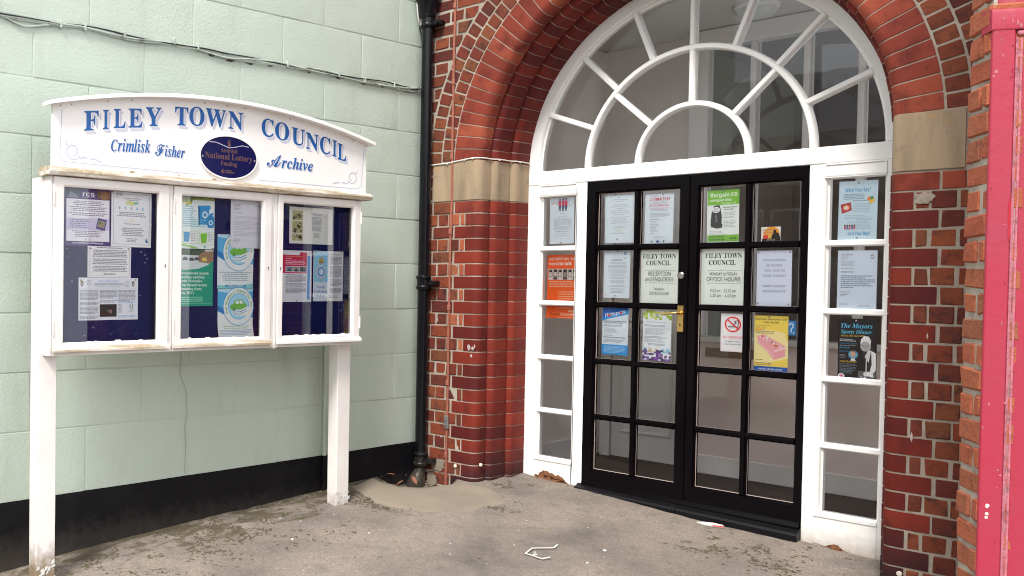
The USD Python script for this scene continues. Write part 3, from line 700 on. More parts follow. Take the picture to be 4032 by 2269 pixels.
# ---- side windows
fprof = [(0, 0, 0.06), (0, 0, 0.0), (1, -0.010, 0.0), (1, -0.004, 0.006), (1, 0, 0.020), (1, 0.008, 0.027), (1, 0.008, 0.06)]
hbar = lambda x0, x1, z, w=0.034: prism([(a, b) for a, b in barp(w)], lambda p, q: (q, p[1]+0.006, z+p[0]), [x0, x1])
for sd, x0, x1, s0, s1, zb_, sill in ((-1, -1.096, -0.7206, -0.980, -0.7206, -0.02, 0.155), (1, 0.7086, 1.096, 0.731, 1.001, -0.09, 0.108)):
    sw = obj('side_window', frame_loop(x0, x1, zb_-0.02, 1.9765, fprof, s0-x0+0.001, x1-s1+0.001, sill-zb_+0.02, 1.9765-1.903), 'white_gloss', hall, label='white side window left of the doors' if sd < 0 else 'white side window right of the doors')
    obj('head_panel', frame_loop(s0-0.004 if sd < 0 else s0-0.006, s1+0.004, 1.900, 1.972, [(0, 0, -0.006), (0, 0, 0.004), (1, 0, 0.004), (1, 0, -0.006)], 0.004), 'white_gloss', sw)
    for z in rows: obj('glazing_bar', hbar(s0-0.004, s1+0.004, z), 'white_gloss', sw)
    zs = [sill] + rows[::-1] + [1.903]
    for a, b in zip(zs[:-1], zs[1:]): obj('pane', bx(s0-0.003, s1+0.003, 0.0295, 0.0325, a+0.004, b-0.004), 'pane_glass', sw)
    if sd < 0:
        jag = [(-0.985, 0.03), (-0.970, 0.038), (-0.955, 0.030), (-0.945, 0.052), (-0.93, 0.058), (-0.915, 0.072), (-0.905, 0.068), (-0.89, 0.07), (-0.875, 0.066), (-0.87, 0.058), (-0.85, 0.062), (-0.84, 0.042), (-0.83, 0.036), (-0.815, 0.041), (-0.80, 0.040), (-0.785, 0.050), (-0.77, 0.040), (-0.755, 0.022), (-0.735, 0.012), (-0.7215, 0.006)]
    else:
        jag = [(0.712, -0.055), (0.74, -0.058), (0.765, -0.065), (0.79, -0.052), (0.81, -0.044), (0.83, -0.046), (0.845, -0.063), (0.90, -0.078), (1.001, -0.082)]
    pan = Polygon([(s0-0.012 if sd < 0 else s0-0.02, jag[0][1]), *jag, (jag[-1][0], sill-0.004), (s0-0.012 if sd < 0 else s0-0.02, sill-0.004)])
    obj('bottom_panel', extrude_y(pan.buffer(0), -0.0045, 0.002), 'white_gloss', sw, label='bottom panel with its lower edge rotted away' if sd < 0 else None)
    if sd < 0:
        obj('sill_bead', prism([(0.0, 0.02), (-0.012, 0.0), (-0.012, -0.010), (0.004, -0.010), (0.016, 0.012), (0.016, 0.02)], lambda p, q: (q, p[1], sill-0.006+p[0]), [s0-0.006, s1]), 'white_gloss', sw)
    else:
        obj('sill_bead', prism([(0.0, 0.02), (-0.012, 0.0), (-0.012, -0.010), (0.004, -0.010), (0.016, 0.012), (0.016, 0.02)], lambda p, q: (q, p[1], sill-0.006+p[0]), [s0-0.02, s1]), 'white_gloss', sw)
    # rotten timber shows below the broken edge
    q = np.random.default_rng(5 if sd < 0 else 6)
    if sd < 0: zz = [(x, 0.083 + 0.006*math.sin(x*90) - 0.055*max(0, (x+0.80)/0.08)) for x in np.linspace(-0.982, -0.724, 26)]; lo = -0.03
    else: zz = [(x, -0.040 - 0.012*abs(math.sin(x*50))) for x in np.linspace(0.765, 0.862, 14)]; lo = -0.11
    obj('rotten_timber', extrude_y(Polygon([(zz[0][0], lo)] + zz + [(zz[-1][0], lo)]), -0.0036, -0.0006), 'rotten_wood', sw)
    for i in range(5 if sd < 0 else 2):     # splintered pieces hanging out of the gap
        xc = q.uniform(-0.96, -0.745) if sd < 0 else q.uniform(0.79, 0.85); zc_ = (0.035 - 0.09*max(0, xc+0.85) if sd < 0 else -0.062) + q.uniform(-0.016, 0.014); L = q.uniform(0.018, 0.045); hh = q.uniform(0.004, 0.014); tl = q.uniform(-0.35, 0.35)
        P_ = np.array([[-L, -hh*.3], [-L*.5, -hh], [L*.6, -hh*.8], [L, 0.1*hh], [L*.5, hh], [-L*.2, hh*.6], [-L*.7, hh*.9]]); P_ = P_ @ np.array([[math.cos(tl), math.sin(tl)], [-math.sin(tl), math.cos(tl)]]) + [xc, zc_]
        obj('rotten_timber', extrude_y(Polygon(P_), -0.012 - 0.006*q.random(), -0.0045), 'rotten_wood', sw)

# ---- doors
dprof = [(0, 0, 0.052), (0, 0, 0.003), (1, -0.011, 0.003), (1, -0.009, 0.008), (1, 0, 0.020), (1, 0.001, 0.052)]
def dbar(x0, x1, z, vertical=False, w=0.037):
    pr = [(-w/2, 0.05), (-w/2, 0.018), (-w/2+0.002, 0.012), (-w/2+0.010, 0.0045), (w/2-0.010, 0.0045), (w/2-0.002, 0.012), (w/2, 0.018), (w/2, 0.05)]
    if vertical: return prism(pr, lambda p, q: (z+p[0], p[1]+0.0006, q), [x0, x1])
    return prism(pr, lambda p, q: (q, p[1], z+p[0]), [x0, x1])
for x0, x1, g0, g1, bar, lab in ((-0.6450, -0.0015, -0.576, -0.058, -0.3170, 'left leaf of the black glazed doors, with lock and brass handle'), (0.0015, 0.6465, 0.0665, 0.600, 0.3355, 'right leaf of the black glazed doors')):
    d0, d1 = 0.132, 1.897
    dr = obj('door', frame_loop(x0, x1, 0.004, 1.973, dprof, g0-x0, x1-g1, d0-0.004, 1.973-d1), 'black_gloss', hall, smooth=30, label=lab)
    obj('glazing_bar', dbar(d0, d1, bar, True), 'black_gloss', dr, smooth=30)
    for z in rows: obj('glazing_bar', dbar(g0, g1, z), 'black_gloss', dr, smooth=30)
    zs = [d0-0.017] + rows[::-1] + [d1+0.017]
    for a, b in zip(zs[:-1], zs[1:]):
        for l, r_ in ((g0, bar-0.017), (bar+0.017, g1)):
            obj('pane', bx(l-0.002, r_+0.002, 0.0335, 0.0365, a+0.015, b-0.015), 'pane_glass', dr)
            obj('putty', frame_loop(l, r_, a+0.017, b-0.017, [(0, -0.001, 0.0330), (0, -0.001, 0.0262), (0, 0.0012, 0.0275), (0, 0.0020, 0.0330)], 0.0), 'putty', dr)
    if x0 < -0.1:
        obj('lock_cylinder', [lathe([(0.0001, -0.012), (0.014, -0.012), (0.020, -0.007), (0.0215, 0.004), (0.0215, 0.014)], (-0.030, 0.0, 1.378), 22, 'y'), chbox(-0.0325, -0.0275, -0.0135, -0.010, 1.371, 1.386, 0.001)], 'chrome', dr, smooth=40)
        hp = obj('handle_plate', [chbox(-0.049, -0.008, -0.005, 0.0035, 1.040, 1.200, 0.003), lathe([(0.0001, -0.012), (0.013, -0.012), (0.015, -0.008), (0.015, -0.002)], (-0.028, 0, 1.152), 18, 'y')], 'brass', dr)
        obj('lever', tube([(-0.028, 0.004, 1.152), (-0.028, -0.030, 1.152), (-0.034, -0.042, 1.153), (-0.055, -0.047, 1.155), (-0.085, -0.047, 1.146), (-0.105, -0.046, 1.143), (-0.122, -0.045, 1.150), (-0.128, -0.044, 1.158)], [0.008, 0.008, 0.0085, 0.008, 0.0075, 0.0075, 0.007, 0.005], 10), 'brass', hp, smooth=50)
        obj('keyhole', [lathe([(0.0001, -0.0058), (0.0045, -0.0058), (0.0045, -0.0048)], (-0.028, 0, 1.087), 12, 'y'), bx(-0.0302, -0.0258, -0.0058, -0.0048, 1.070, 1.086)], 'black_gloss', hp)
obj('meeting_bead', chbox(-0.006, 0.012, -0.006, 0.0028, 0.045, 1.965, 0.003), 'black_gloss', hall)
sill = Polygon([(0.05, -0.09), (-0.055, -0.09), (-0.055, -0.028), (-0.045, -0.016), (-0.022, -0.008), (-0.004, 0.003), (0.05, 0.003)])
for a, b in ((-0.668, -0.012), (-0.0105, 0.6465)):
    obj('threshold', prism(list(sill.exterior.coords)[:-1], lambda p, q: (q, p[0], p[1] + 0.012 - 0.022*q), [a, a+0.002, b-0.002, b], 0.002), 'black_sill', hall)
obj('weather_bar', prism([(0.03, 0.003), (-0.014, 0.003), (-0.014, 0.012), (-0.004, 0.034), (0.0028, 0.040), (0.03, 0.040)], lambda p, q: (q, p[0], p[1]+0.006-0.012*q), [-0.640, 0.640]), 'black_gloss', hall)

# ---- hallway behind the glass
hw = group_part('hallway', hall)
obj('floor', bx(-1.30, 1.7, 0.055, 1.25, -0.06, 0.04), 'carpet', hw)
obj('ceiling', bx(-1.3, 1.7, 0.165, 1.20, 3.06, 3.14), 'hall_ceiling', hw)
obj('left_wall', bx(-1.30, -1.135, 0.165, 1.20, 0.04, 3.06), 'hall_wall', hw)
obj('right_wall', [bx(1.45, 1.60, 0.165, 1.20, 0.04, 0.40), bx(1.45, 1.60, 0.165, 1.20, 2.75, 3.06), bx(1.45, 1.60, 0.165, 0.22, 0.40, 2.75), bx(1.45, 1.60, 1.12, 1.20, 0.40, 2.75)], 'hall_wall', hw)
obj('skirting', chbox(-1.135, -1.118, 0.165, 1.035, 0.04, 0.19, 0.004), 'hall_white', hw)
obj('back_wall', bx(-1.135, -0.455, 1.10, 1.18, 0.04, 3.06), 'hall_wall', hw)
idr = obj('inner_door', bx(-1.02, -0.50, 1.06, 1.098, 0.045, 2.06), 'hall_white', hw, label='white panelled door seen through the glass')
for z0, z1 in ((0.23, 0.95), (1.05, 1.92)): obj('door_moulding', frame_loop(-0.95, -0.57, z0, z1, [(0, 0, 1.060), (0, 0, 1.048), (0, 0.008, 1.044), (0, 0.018, 1.052), (0, 0.02, 1.060)], 0.0), 'hall_white', hw)
obj('architrave', frame_loop(-1.10, -0.455, -0.1, 2.13, [(0, 0, 1.10), (0, 0, 1.04), (0, 0.03, 1.035), (0, 0.07, 1.05), (0, 0.07, 1.10)], 0.0), 'hall_white', hw)
obj('counter_front', bx(-0.452, 1.45, 0.96, 1.06, 0.04, 0.935), 'counter_wall', hw)
obj('skirting', chbox(-0.452, 1.45, 0.942, 0.9595, 0.04, 0.165, 0.004), 'hall_white', hw)
obj('counter_top', chbox(-0.455, 1.45, 0.925, 1.16, 0.937, 0.972, 0.005), 'hall_white', hw)
for a, b in ((-0.452, -0.325), (-0.055, -0.020), (0.262, 0.297), (0.565, 0.600), (0.90, 0.935), (1.41, 1.45)):
    obj('screen_post', chbox(a, b, 0.955, 1.045, 0.974, 2.93, 0.006), 'hall_white', hw)
obj('screen_head', chbox(-0.455, 1.45, 0.95, 1.06, 2.932, 3.055, 0.006), 'hall_white', hw)
for a, b in ((-0.325, -0.055), (-0.020, 0.262), (0.297, 0.565), (0.60, 0.90), (0.935, 1.41)):
    obj('screen_pane', bx(a+0.001, b-0.001, 0.998, 1.002, 0.974, 2.93), 'inner_glass', hw)
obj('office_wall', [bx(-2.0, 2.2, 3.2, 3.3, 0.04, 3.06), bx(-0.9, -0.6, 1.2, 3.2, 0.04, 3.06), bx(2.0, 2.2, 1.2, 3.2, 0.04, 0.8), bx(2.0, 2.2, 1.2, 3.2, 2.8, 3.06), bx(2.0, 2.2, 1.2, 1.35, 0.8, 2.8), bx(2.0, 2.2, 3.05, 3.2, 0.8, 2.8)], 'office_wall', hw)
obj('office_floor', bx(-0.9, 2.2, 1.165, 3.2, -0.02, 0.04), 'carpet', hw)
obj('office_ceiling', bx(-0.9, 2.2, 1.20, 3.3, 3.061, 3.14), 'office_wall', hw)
obj('office_cabinet', chbox(0.2, 1.1, 2.75, 3.15, 0.05, 1.45, 0.01), 'wood_sign', hw)
obj('name_strip', chbox(-0.30, 0.062, 0.950, 0.9585, 0.838, 0.900, 0.002), 'wood_sign', hw)
v, f = flat(affinity.translate(affinity.scale(text2d('N', 'serif'), 0.034, 0.034, origin=(0, 0)), 0.010, 0.852))
obj('letter', (np.stack([v[:, 0], v[:, 0]*0 + 0.9494, v[:, 1]], 1), f), 'hall_white', hw)
lamp = thing('ceiling_light', 'pale oval bulkhead light on the hall ceiling seen through the fanlight', 'light', (0.12, 0.60, 3.06))
obj('lamp_base', lathe([(0.125, 0.0), (0.125, -0.02), (0.11, -0.026)], (0.12, 0.60, 3.0595), 28), 'hall_white', lamp, smooth=40)
obj('lamp_shade', lathe([(0.112, -0.02), (0.108, -0.045), (0.085, -0.072), (0.04, -0.084), (0.0005, -0.086)], (0.12, 0.60, 3.0595), 28), 'lamp_shade', lamp, smooth=40)
# ------------------------------------------------------------------ noticeboard on two posts
NO = np.array([-1.4956, -3.4855, 0.0]); ND = GD; NN = GN
def nl(m): return local(m, NO, ND, -NN, [0, 0, 1])              # x along the board, y backwards, z up
def npt(s, z, w): return NO + s*ND + w*NN + np.array([0, 0, z])
nb = thing('noticeboard', 'large white wooden town noticeboard with arched sign on two square posts', 'noticeboard', npt(1.03, -0.1, -0.03))
for s0, s1, zb_ in ((0.006, 0.108, -0.30), (1.980, 2.083, -0.12)):
    nx = 4; m = chbox(s0, s1, 0.0, 0.083, zb_, 1.80, 0.004)
    obj('post', nl(m), 'white_aged', nb)
    q = np.random.default_rng(int(s0*10)+2)
    gzz = -0.185 if s0 < 1 else -0.048
    for i in range(16):            # curling flakes of paint round the foot
        x = s0 + q.uniform(0, 0.10); z = gzz + abs(q.normal(0.03, 0.03)) + 0.01; hgt = q.uniform(0.008, 0.03); wd = q.uniform(0.004, 0.014)
        pts = np.array([[-wd, -0.001, 0], [wd, -0.001, 0.004], [wd*0.7, -0.006, hgt], [-wd*0.4, -0.004, hgt*0.8]]) + [x, 0.0, z]
        obj('paint_flake', nl(trimesh.Trimesh(np.vstack([pts, pts+[0, 0.0008, 0]]), [[0, 1, 2], [0, 2, 3], [6, 5, 4], [7, 6, 4]], process=False)), 'flake_white', nb)
obj('cabinet', nl(trimesh.util.concatenate([chbox(0.030, 0.044, -0.068, -0.002, 0.938, 1.806, 0.002), chbox(2.066, 2.080, -0.068, -0.002, 0.938, 1.806, 0.002), chbox(0.044, 2.066, -0.066, -0.002, 0.938, 0.955, 0.002), chbox(0.044, 2.066, -0.060, -0.002, 1.79, 1.806, 0.002),
    chbox(0.706, 0.731, -0.069, -0.010, 0.940, 1.806, 0.003), chbox(1.389, 1.4095, -0.070, -0.010, 0.940, 1.806, 0.003), chbox(1.4115, 1.434, -0.070, -0.010, 0.932, 1.806, 0.003), bx(0.03, 2.08, -0.0045, 0.0, 0.938, 1.806)])), 'white_aged', nb)
obj('backing_board', nl(bx(0.046, 2.064, -0.0095, -0.005, 0.957, 1.788)), 'navy_board', nb, label='navy blue felt backing behind the notices')
cprof = [(0, 0, -0.052), (0, 0, -0.075), (0, 0.003, -0.078), (1, -0.010, -0.078), (1, -0.002, -0.070), (1, 0, -0.060), (1, 0, -0.052)]
for i, (x0, x1, g0, g1) in enumerate(((0.046, 0.703, 0.106, 0.641), (0.734, 1.387, 0.789, 1.327), (1.4365, 2.078, 1.479, 2.018))):
    cd = obj('cabinet_door', nl(frame_loop(x0, x1, 0.962, 1.803, cprof, g0-x0, x1-g1, 0.040, 0.046)), 'white_aged', nb, smooth=25)
    obj('pane', nl(bx(g0-0.004, g1+0.004, -0.0575, -0.0545, 0.998, 1.761)), 'case_glass', cd)
    obj('drip_rail', nl(prism([(-0.078, 0.957), (-0.078, 0.984), (-0.083, 0.982), (-0.094, 0.968), (-0.094, 0.957)], lambda p, q: (q, p[0], p[1]), [x0-0.006, x1+0.004])), 'bare_ledge' if i < 2 else 'white_aged', cd)
    for z in (1.07, 1.70):
        hx = x0 if i < 2 else x1
        obj('hinge', nl(tube([(hx, -0.079, z-0.035), (hx, -0.079, z+0.035)], 0.0045, 8)), 'white_aged', cd, smooth=40)
    kx = x1-0.022 if i < 2 else x0+0.018
    obj('keyhole', nl(trimesh.util.concatenate([lathe([(0.0001, -0.0790), (0.0038, -0.0790), (0.0038, -0.0775)], (kx, 0, 1.388), 10, 'y'), bx(kx-0.0018, kx+0.0018, -0.0790, -0.0775, 1.374, 1.388)])), 'black_gloss', cd)
    q = np.random.default_rng(30+i)
    for k in range(5):
        xx = q.uniform(g0+0.03, g1-0.06); L = q.uniform(0.012, 0.035)
        obj('paint_flake', nl(chbox(xx, xx+L, -0.066, -0.0595, 1.000, 1.004+q.uniform(0, 0.004), 0.001)), 'flake_white', cd)
obj('ledge', nl(prism([(0.02, 1.806), (0.02, 1.850), (-0.075, 1.850), (-0.102, 1.838), (-0.106, 1.826), (-0.098, 1.808), (-0.072, 1.8065)], lambda p, q: (q, p[0], p[1]), [0.010, 0.014, 2.146, 2.150], 0.003)), 'bare_ledge', nb, smooth=25, label='weathered ledge with flaking paint between sign and cabinet')
arch_z = lambda s: 2.153 + 0.124*(1-((s-1.108)/1.05)**2)
ss = np.linspace(0.062, 2.160, 50)
hb = Polygon([(0.062, 1.8505)] + [(s, arch_z(s)) for s in ss] + [(2.160, 1.8505)])
hd = obj('header_board', nl(extrude_y(hb, -0.030, -0.004)), 'white_sign', nb, label='arched white sign board lettered in blue')
rs = np.linspace(0.030, 2.192, 50)
V, F = [], []
for s in rs:
    z = arch_z(s); V += [(s, -0.078, z), (s, 0.02, z), (s, 0.02, z+0.019), (s, -0.074, z+0.019), (s, -0.078, z+0.015)]
for i in range(len(rs)-1):
    for k in range(5):
        a, b, c, d = i*5+k, i*5+(k+1) % 5, (i+1)*5+(k+1) % 5, (i+1)*5+k; F += [[a, b, c], [a, c, d]]
e = (len(rs)-1)*5
F += [[0, 2, 1], [0, 3, 2], [0, 4, 3], [e, e+1, e+2], [e, e+2, e+3], [e, e+3, e+4]]
m = trimesh.Trimesh(np.array(V), np.array(F), process=False)
if m.volume < 0: m.invert()
obj('roof_strip', nl(m), 'white_sign', nb, smooth=25)
def ndecal(name, poly, w, mat, parent, **kw):
    v, f = flat(poly)
    m = trimesh.Trimesh(np.stack([v[:, 0], v[:, 0]*0 - w, v[:, 1]], 1), f, process=False); m = nl(m)
    fn = np.cross(m.vertices[m.faces[:, 1]]-m.vertices[m.faces[:, 0]], m.vertices[m.faces[:, 2]]-m.vertices[m.faces[:, 0]]) @ NN
    ff = m.faces.copy(); ff[fn < 0] = ff[fn < 0][:, ::-1]
    return obj(name, (m.vertices, ff), mat, parent, **kw)
blue, grey, lilac = ink(20, 84, 150, 0.4), ink(172, 172, 192, 0.4), ink(184, 183, 198, 0.4)
LET = [('F', .229, .308, 2.043), ('I', .335, .365, 2.061), ('L', .396, .462, 2.073), ('E', .481, .562, 2.085), ('Y', .584, .676, 2.104), ('T', .763, .845, 2.127), ('O', .853, .949, 2.135), ('W', .959, 1.092, 2.143), ('N', 1.112, 1.211, 2.144),
       ('C', 1.343, 1.428, 2.128), ('O', 1.440, 1.541, 2.120), ('U', 1.563, 1.660, 2.104), ('N', 1.672, 1.768, 2.086), ('C', 1.781, 1.861, 2.072), ('I', 1.880, 1.912, 2.062), ('L', 1.922, 1.990, 2.046)]
allp = []
for ch, s0, s1, zb_ in LET:
    g = text2d(ch, 'serif', 96); b = g.bounds; hgt = 0.094 if ch not in 'OC' else 0.100
    g = affinity.affine_transform(g, [(s1-s0)/(b[2]-b[0]), 0, 0, hgt/(b[3]-b[1]), -b[0]*(s1-s0)/(b[2]-b[0]), -b[1]*hgt/(b[3]-b[1])])
    sk = math.tan(math.radians(9.0*(1.09-(s0+s1)/2)/0.9))
    g = affinity.affine_transform(g, [1, 0, sk, 1, s0, zb_]).buffer(0.0012)
    allp.append(g)
let = unary_union(allp)
shd = unary_union([affinity.translate(let, 0.004*k, -0.004*k) for k in range(1, 5)]).difference(let.buffer(0.0045))
for g in allp: ndecal('letter', g, 0.0310, blue, hd)
for g in getattr(shd, 'geoms', [shd]):
    if g.area > 2e-6: ndecal('letter_shadow', g, 0.0307, lilac, hd)
def script(txt, s0, s1, z, h, slope):
    g = text2d(txt, 'signwriter', 96, 0.035); b = g.bounds; k = h
    kx = (s1-s0)/(b[2]-b[0])
    return affinity.affine_transform(g, [kx, 0, slope, k, s0-b[0]*kx, z]).buffer(0.0006)
for txt, s0, s1, z, h, slp in (('Crimlisk', .381, .612, 1.956, 0.056, 0.002), ('Fisher', .642, .826, 1.958, 0.050, 0.0), ('Archive', 1.383, 1.727, 1.962, 0.056, -0.001)):
    g = script(txt, s0, s1, z, h, slp); [ndecal('script_letter', g2, 0.0310, blue, hd) for g2 in getattr(g, 'geoms', [g])]
    sh_ = affinity.translate(g, 0.006, -0.006).difference(g.buffer(0.0025))
    for g2 in getattr(sh_, 'geoms', [sh_]):
        if g2.area > 2e-6: ndecal('letter_shadow', g2, 0.0307, lilac, hd)
def stroke(pts, w): return LineString(pts).buffer(w, cap_style=2)
def spiral(cx, cz, r0, r1, a0, a1, fx=1):
    return [(cx + fx*(r0+(r1-r0)*t)*math.cos(math.radians(a0+(a1-a0)*t)), cz + (r0+(r1-r0)*t)*math.sin(math.radians(a0+(a1-a0)*t))) for t in np.linspace(0, 1, 40)]
sc = [stroke([(0.108, 2.135), (0.098, 1.915), (0.101, 1.900), (0.112, 1.896), (0.122, 1.882), (0.90, 1.878)], 0.0022), stroke([(1.325, 1.878), (2.075, 1.878), (2.100, 1.882), (2.108, 1.893), (2.120, 1.898), (2.139, 2.121)], 0.0022),
      stroke(spiral(0.170, 1.935, 0.020, 0.042, -80, 330), 0.003), stroke([(0.128, 1.985), (0.132, 1.970), (0.142, 1.962)], 0.003), stroke([(0.200, 1.915), (0.215, 1.905), (0.235, 1.914), (0.247, 1.905)], 0.0035), stroke([(0.262, 1.906), (0.29, 1.908), (0.325, 1.894)], 0.0035),
      stroke(spiral(2.045, 1.945, 0.020, 0.040, -80, 330, -1), 0.003), stroke([(2.085, 1.99), (2.080, 1.975), (2.070, 1.966)], 0.003), stroke([(2.015, 1.915), (1.995, 1.903), (1.975, 1.912), (1.960, 1.902)], 0.0035), stroke([(1.945, 1.904), (1.92, 1.906), (1.885, 1.897)], 0.0035)]
for g in unary_union(sc).geoms: ndecal('scrollwork', g, 0.0306, grey, hd)
ov = affinity.translate(affinity.scale(Point(0, 0).buffer(1, 32), 0.190, 0.113, origin=(0, 0)), 1.110, 1.985)
mats['plaque_navy'] = None; simple('plaque_navy', (0.0025, 0.0045, 0.052), 0.22); simple('plaque_bronze', (0.13, 0.062, 0.055), 0.45)
pq = obj('plaque', nl(extrude_y(ov, -0.041, -0.0305)), 'plaque_navy', nb, label='oval navy plaque screwed to the sign')
obj('plaque_rim', nl(extrude_y(ov.buffer(0.006).difference(ov.buffer(-0.0005)), -0.043, -0.0302)), 'white_sign', pq)
for i, (txt, h, z, w) in enumerate((('Awarded', 0.024, 2.010, 0.112), ('National Lottery', 0.031, 1.972, 0.318), ('Funding', 0.024, 1.938, 0.110))):
    g = text2d(txt, 'serif', 72, 0.10); b = g.bounds; kx = w/(b[2]-b[0])
    ndecal('plaque_lettering', affinity.affine_transform(g, [kx, 0, 0.0, h, 1.110-w/2-b[0]*kx, z]), 0.0414, 'plaque_bronze', pq)
hand = unary_union([sbox(1.102, 2.048, 1.118, 2.062), stroke([(1.106, 2.060), (1.104, 2.076)], 0.0028), stroke([(1.112, 2.060), (1.117, 2.082)], 0.0028), stroke([(1.106, 2.06), (1.098, 2.066)], 0.002), affinity.scale(Point(1.110, 2.047).buffer(0.010, 8), 1.2, 0.4)])
ndecal('plaque_emblem', hand, 0.0414, 'plaque_bronze', pq)
ndecal('plaque_swash', stroke([(0.975, 2.058), (1.02, 2.060), (1.06, 2.050), (1.110, 2.036), (1.16, 2.046), (1.20, 2.056), (1.245, 2.052)], 0.0016), 0.0414, lilac, pq)
ndecal('plaque_emblem', unary_union([Point(1.068, 1.906).buffer(0.011).difference(Point(1.068, 1.906).buffer(0.008)), Point(1.068, 1.906).buffer(0.005), sbox(1.085, 1.909, 1.128, 1.914), sbox(1.085, 1.899, 1.146, 1.904)]), 0.0414, 'plaque_bronze', pq)
for s in (0.934, 1.288): obj('screw', nl(lathe([(0.0001, -0.0435), (0.006, -0.0430), (0.0065, -0.041)], (s, 0, 1.978), 10, 'y')), 'chrome', pq, smooth=40)
for s in (0.10, 0.16, 0.36, 0.50, 0.95, 1.10, 1.22, 1.55, 1.80, 2.05): obj('nail_head', nl(lathe([(0.0001, -0.0318), (0.003, -0.0314), (0.0035, -0.030)], (s, 0, arch_z(s)-0.012), 8, 'y')), 'rotten_wood', hd, smooth=40)
q = np.random.default_rng(8)
for (s, z, a, b) in ((0.505, 1.858, 0.022, 0.010), (0.79, 1.860, 0.016, 0.012), (1.02, 1.857, 0.02, 0.009), (0.29, 1.853, 0.03, 0.004), (0.66, 1.853, 0.05, 0.004), (1.33, 1.853, 0.04, 0.004)):
    an = np.linspace(0, 2*math.pi, 14, endpoint=False); rr = q.uniform(0.6, 1, 14)
    ndecal('paint_flake', Polygon([(s+a*r_*math.cos(t), max(z+b*r_*math.sin(t), 1.8508)) for r_, t in zip(rr, an)]).buffer(0), 0.0309, 'bare_ledge', hd)

# ------------------------------------------------------------------ downpipe, cables, copper strip
PX, PY = -1.549, -0.503
dp = thing('downpipe', 'black cast iron rainwater downpipe in the corner between green wall and brickwork', 'downpipe', (PX, PY, -0.05))
obj('pipe', lathe([(0.0385, 0.12), (0.0385, 1.28), (0.039, 3.9)], (PX, PY, 0), 24), 'iron_black', dp, smooth=50)
def collar(z0, z1, r1=0.047):
    return lathe([(0.039, z0-0.004), (r1, z0), (r1+0.005, z0+0.006), (r1+0.005, z0+0.018), (r1, z0+0.022), (r1-0.002, z0+0.03), (r1-0.002, z1-0.026), (r1+0.004, z1-0.020), (r1+0.006, z1-0.008), (r1, z1), (0.039, z1+0.006)], (PX, PY, 0), 24)
def ear(z, x1=0.10):
    return trimesh.util.concatenate([chbox(PX+0.03, PX+x1, PY-0.010, PY+0.052, z-0.018, z+0.018, 0.006), lathe([(0.0001, -0.018), (0.014, -0.016), (0.018, -0.008), (0.018, 0.004)], (PX+x1-0.016, PY-0.008, z), 14, 'y')])
for z0, z1 in ((1.268, 1.362), (0.060, 0.150)):
    c = obj('collar', collar(z0, z1), 'iron_black', dp, smooth=40); obj('fixing_ear', ear((z0+z1)/2 - 0.005), 'iron_black', c)
c = obj('collar', [collar(3.045, 3.135), lathe([(0.047, 3.130), (0.060, 3.16), (0.085, 3.23), (0.095, 3.30), (0.098, 3.42), (0.102, 3.43), (0.102, 3.45)], (PX, PY, 0), 24)], 'iron_black', dp, smooth=40, label='socket and swelling hopper at the top of the pipe')
obj('fixing_ear', ear(3.07, 0.105), 'iron_black', c)
sh = []
for t in np.linspace(0, 1, 12): sh.append((PX - 0.030*t**1.5, PY - 0.045*t**1.5, 0.066 - 0.185*t))
obj('shoe', tube(sh, [0.030, 0.031, 0.034, 0.039, 0.045, 0.051, 0.055, 0.057, 0.057, 0.056, 0.055, 0.053], 20), 'iron_black', dp, smooth=50, label='bulbous shoe at the foot of the pipe')
cb = thing('cable_bundle', 'sagging bundle of grey cables clipped across the green wall', 'cables', gp(-1.5, 2.63))
ctl = [(-4.2, 2.66), (-3.6, 2.63), (-3.2, 2.650), (-3.095, 2.640), (-2.934, 2.638), (-2.766, 2.635), (-2.627, 2.643), (-2.385, 2.642), (-2.063, 2.657), (-1.886, 2.651), (-1.672, 2.631), (-1.466, 2.640), (-1.233, 2.647), (-0.803, 2.644), (-0.573, 2.637), (-0.276, 2.640), (-0.12, 2.640), (-0.062, 2.652)]
from scipy.interpolate import PchipInterpolator
pc = PchipInterpolator([c[0] for c in ctl], [c[1] for c in ctl])
sv = np.linspace(-4.2, -0.064, 150)
for i, (r_, am, fr, ph, m_) in enumerate(((0.0055, 0.006, 3.1, 0.0, 'cable_grey'), (0.0048, 0.008, 2.3, 1.5, 'cable_grey'), (0.0045, 0.009, 4.0, 3.2, 'cable_grey'), (0.0040, 0.011, 2.9, 4.4, 'cable_dark'))):
    zz = pc(sv) - 0.008 + am*np.sin(sv*fr*2 + ph) + 0.004*np.sin(sv*9+ph) + (0.004*i-0.006)
    if i == 2: zz = zz - 0.035*np.exp(-((sv+2.97)/0.10)**2)
    ww = 0.010 + 0.006*((i % 2)) + 0.002*np.sin(sv*5+ph)
    obj('cable', tube([gp(s, z, w) for s, z, w in zip(sv, zz, ww)], r_, 7), m_, cb, smooth=50)
for s in (-2.766, -2.625, -2.385, -2.063, -1.90, -1.233, -0.803, -0.573, -0.30):
    obj('cable_clip', wall_local(chbox(s-0.006, s+0.006, -0.024, 0.0, pc(s)-0.020, pc(s)+0.018, 0.003)), 'cable_grey', cb)
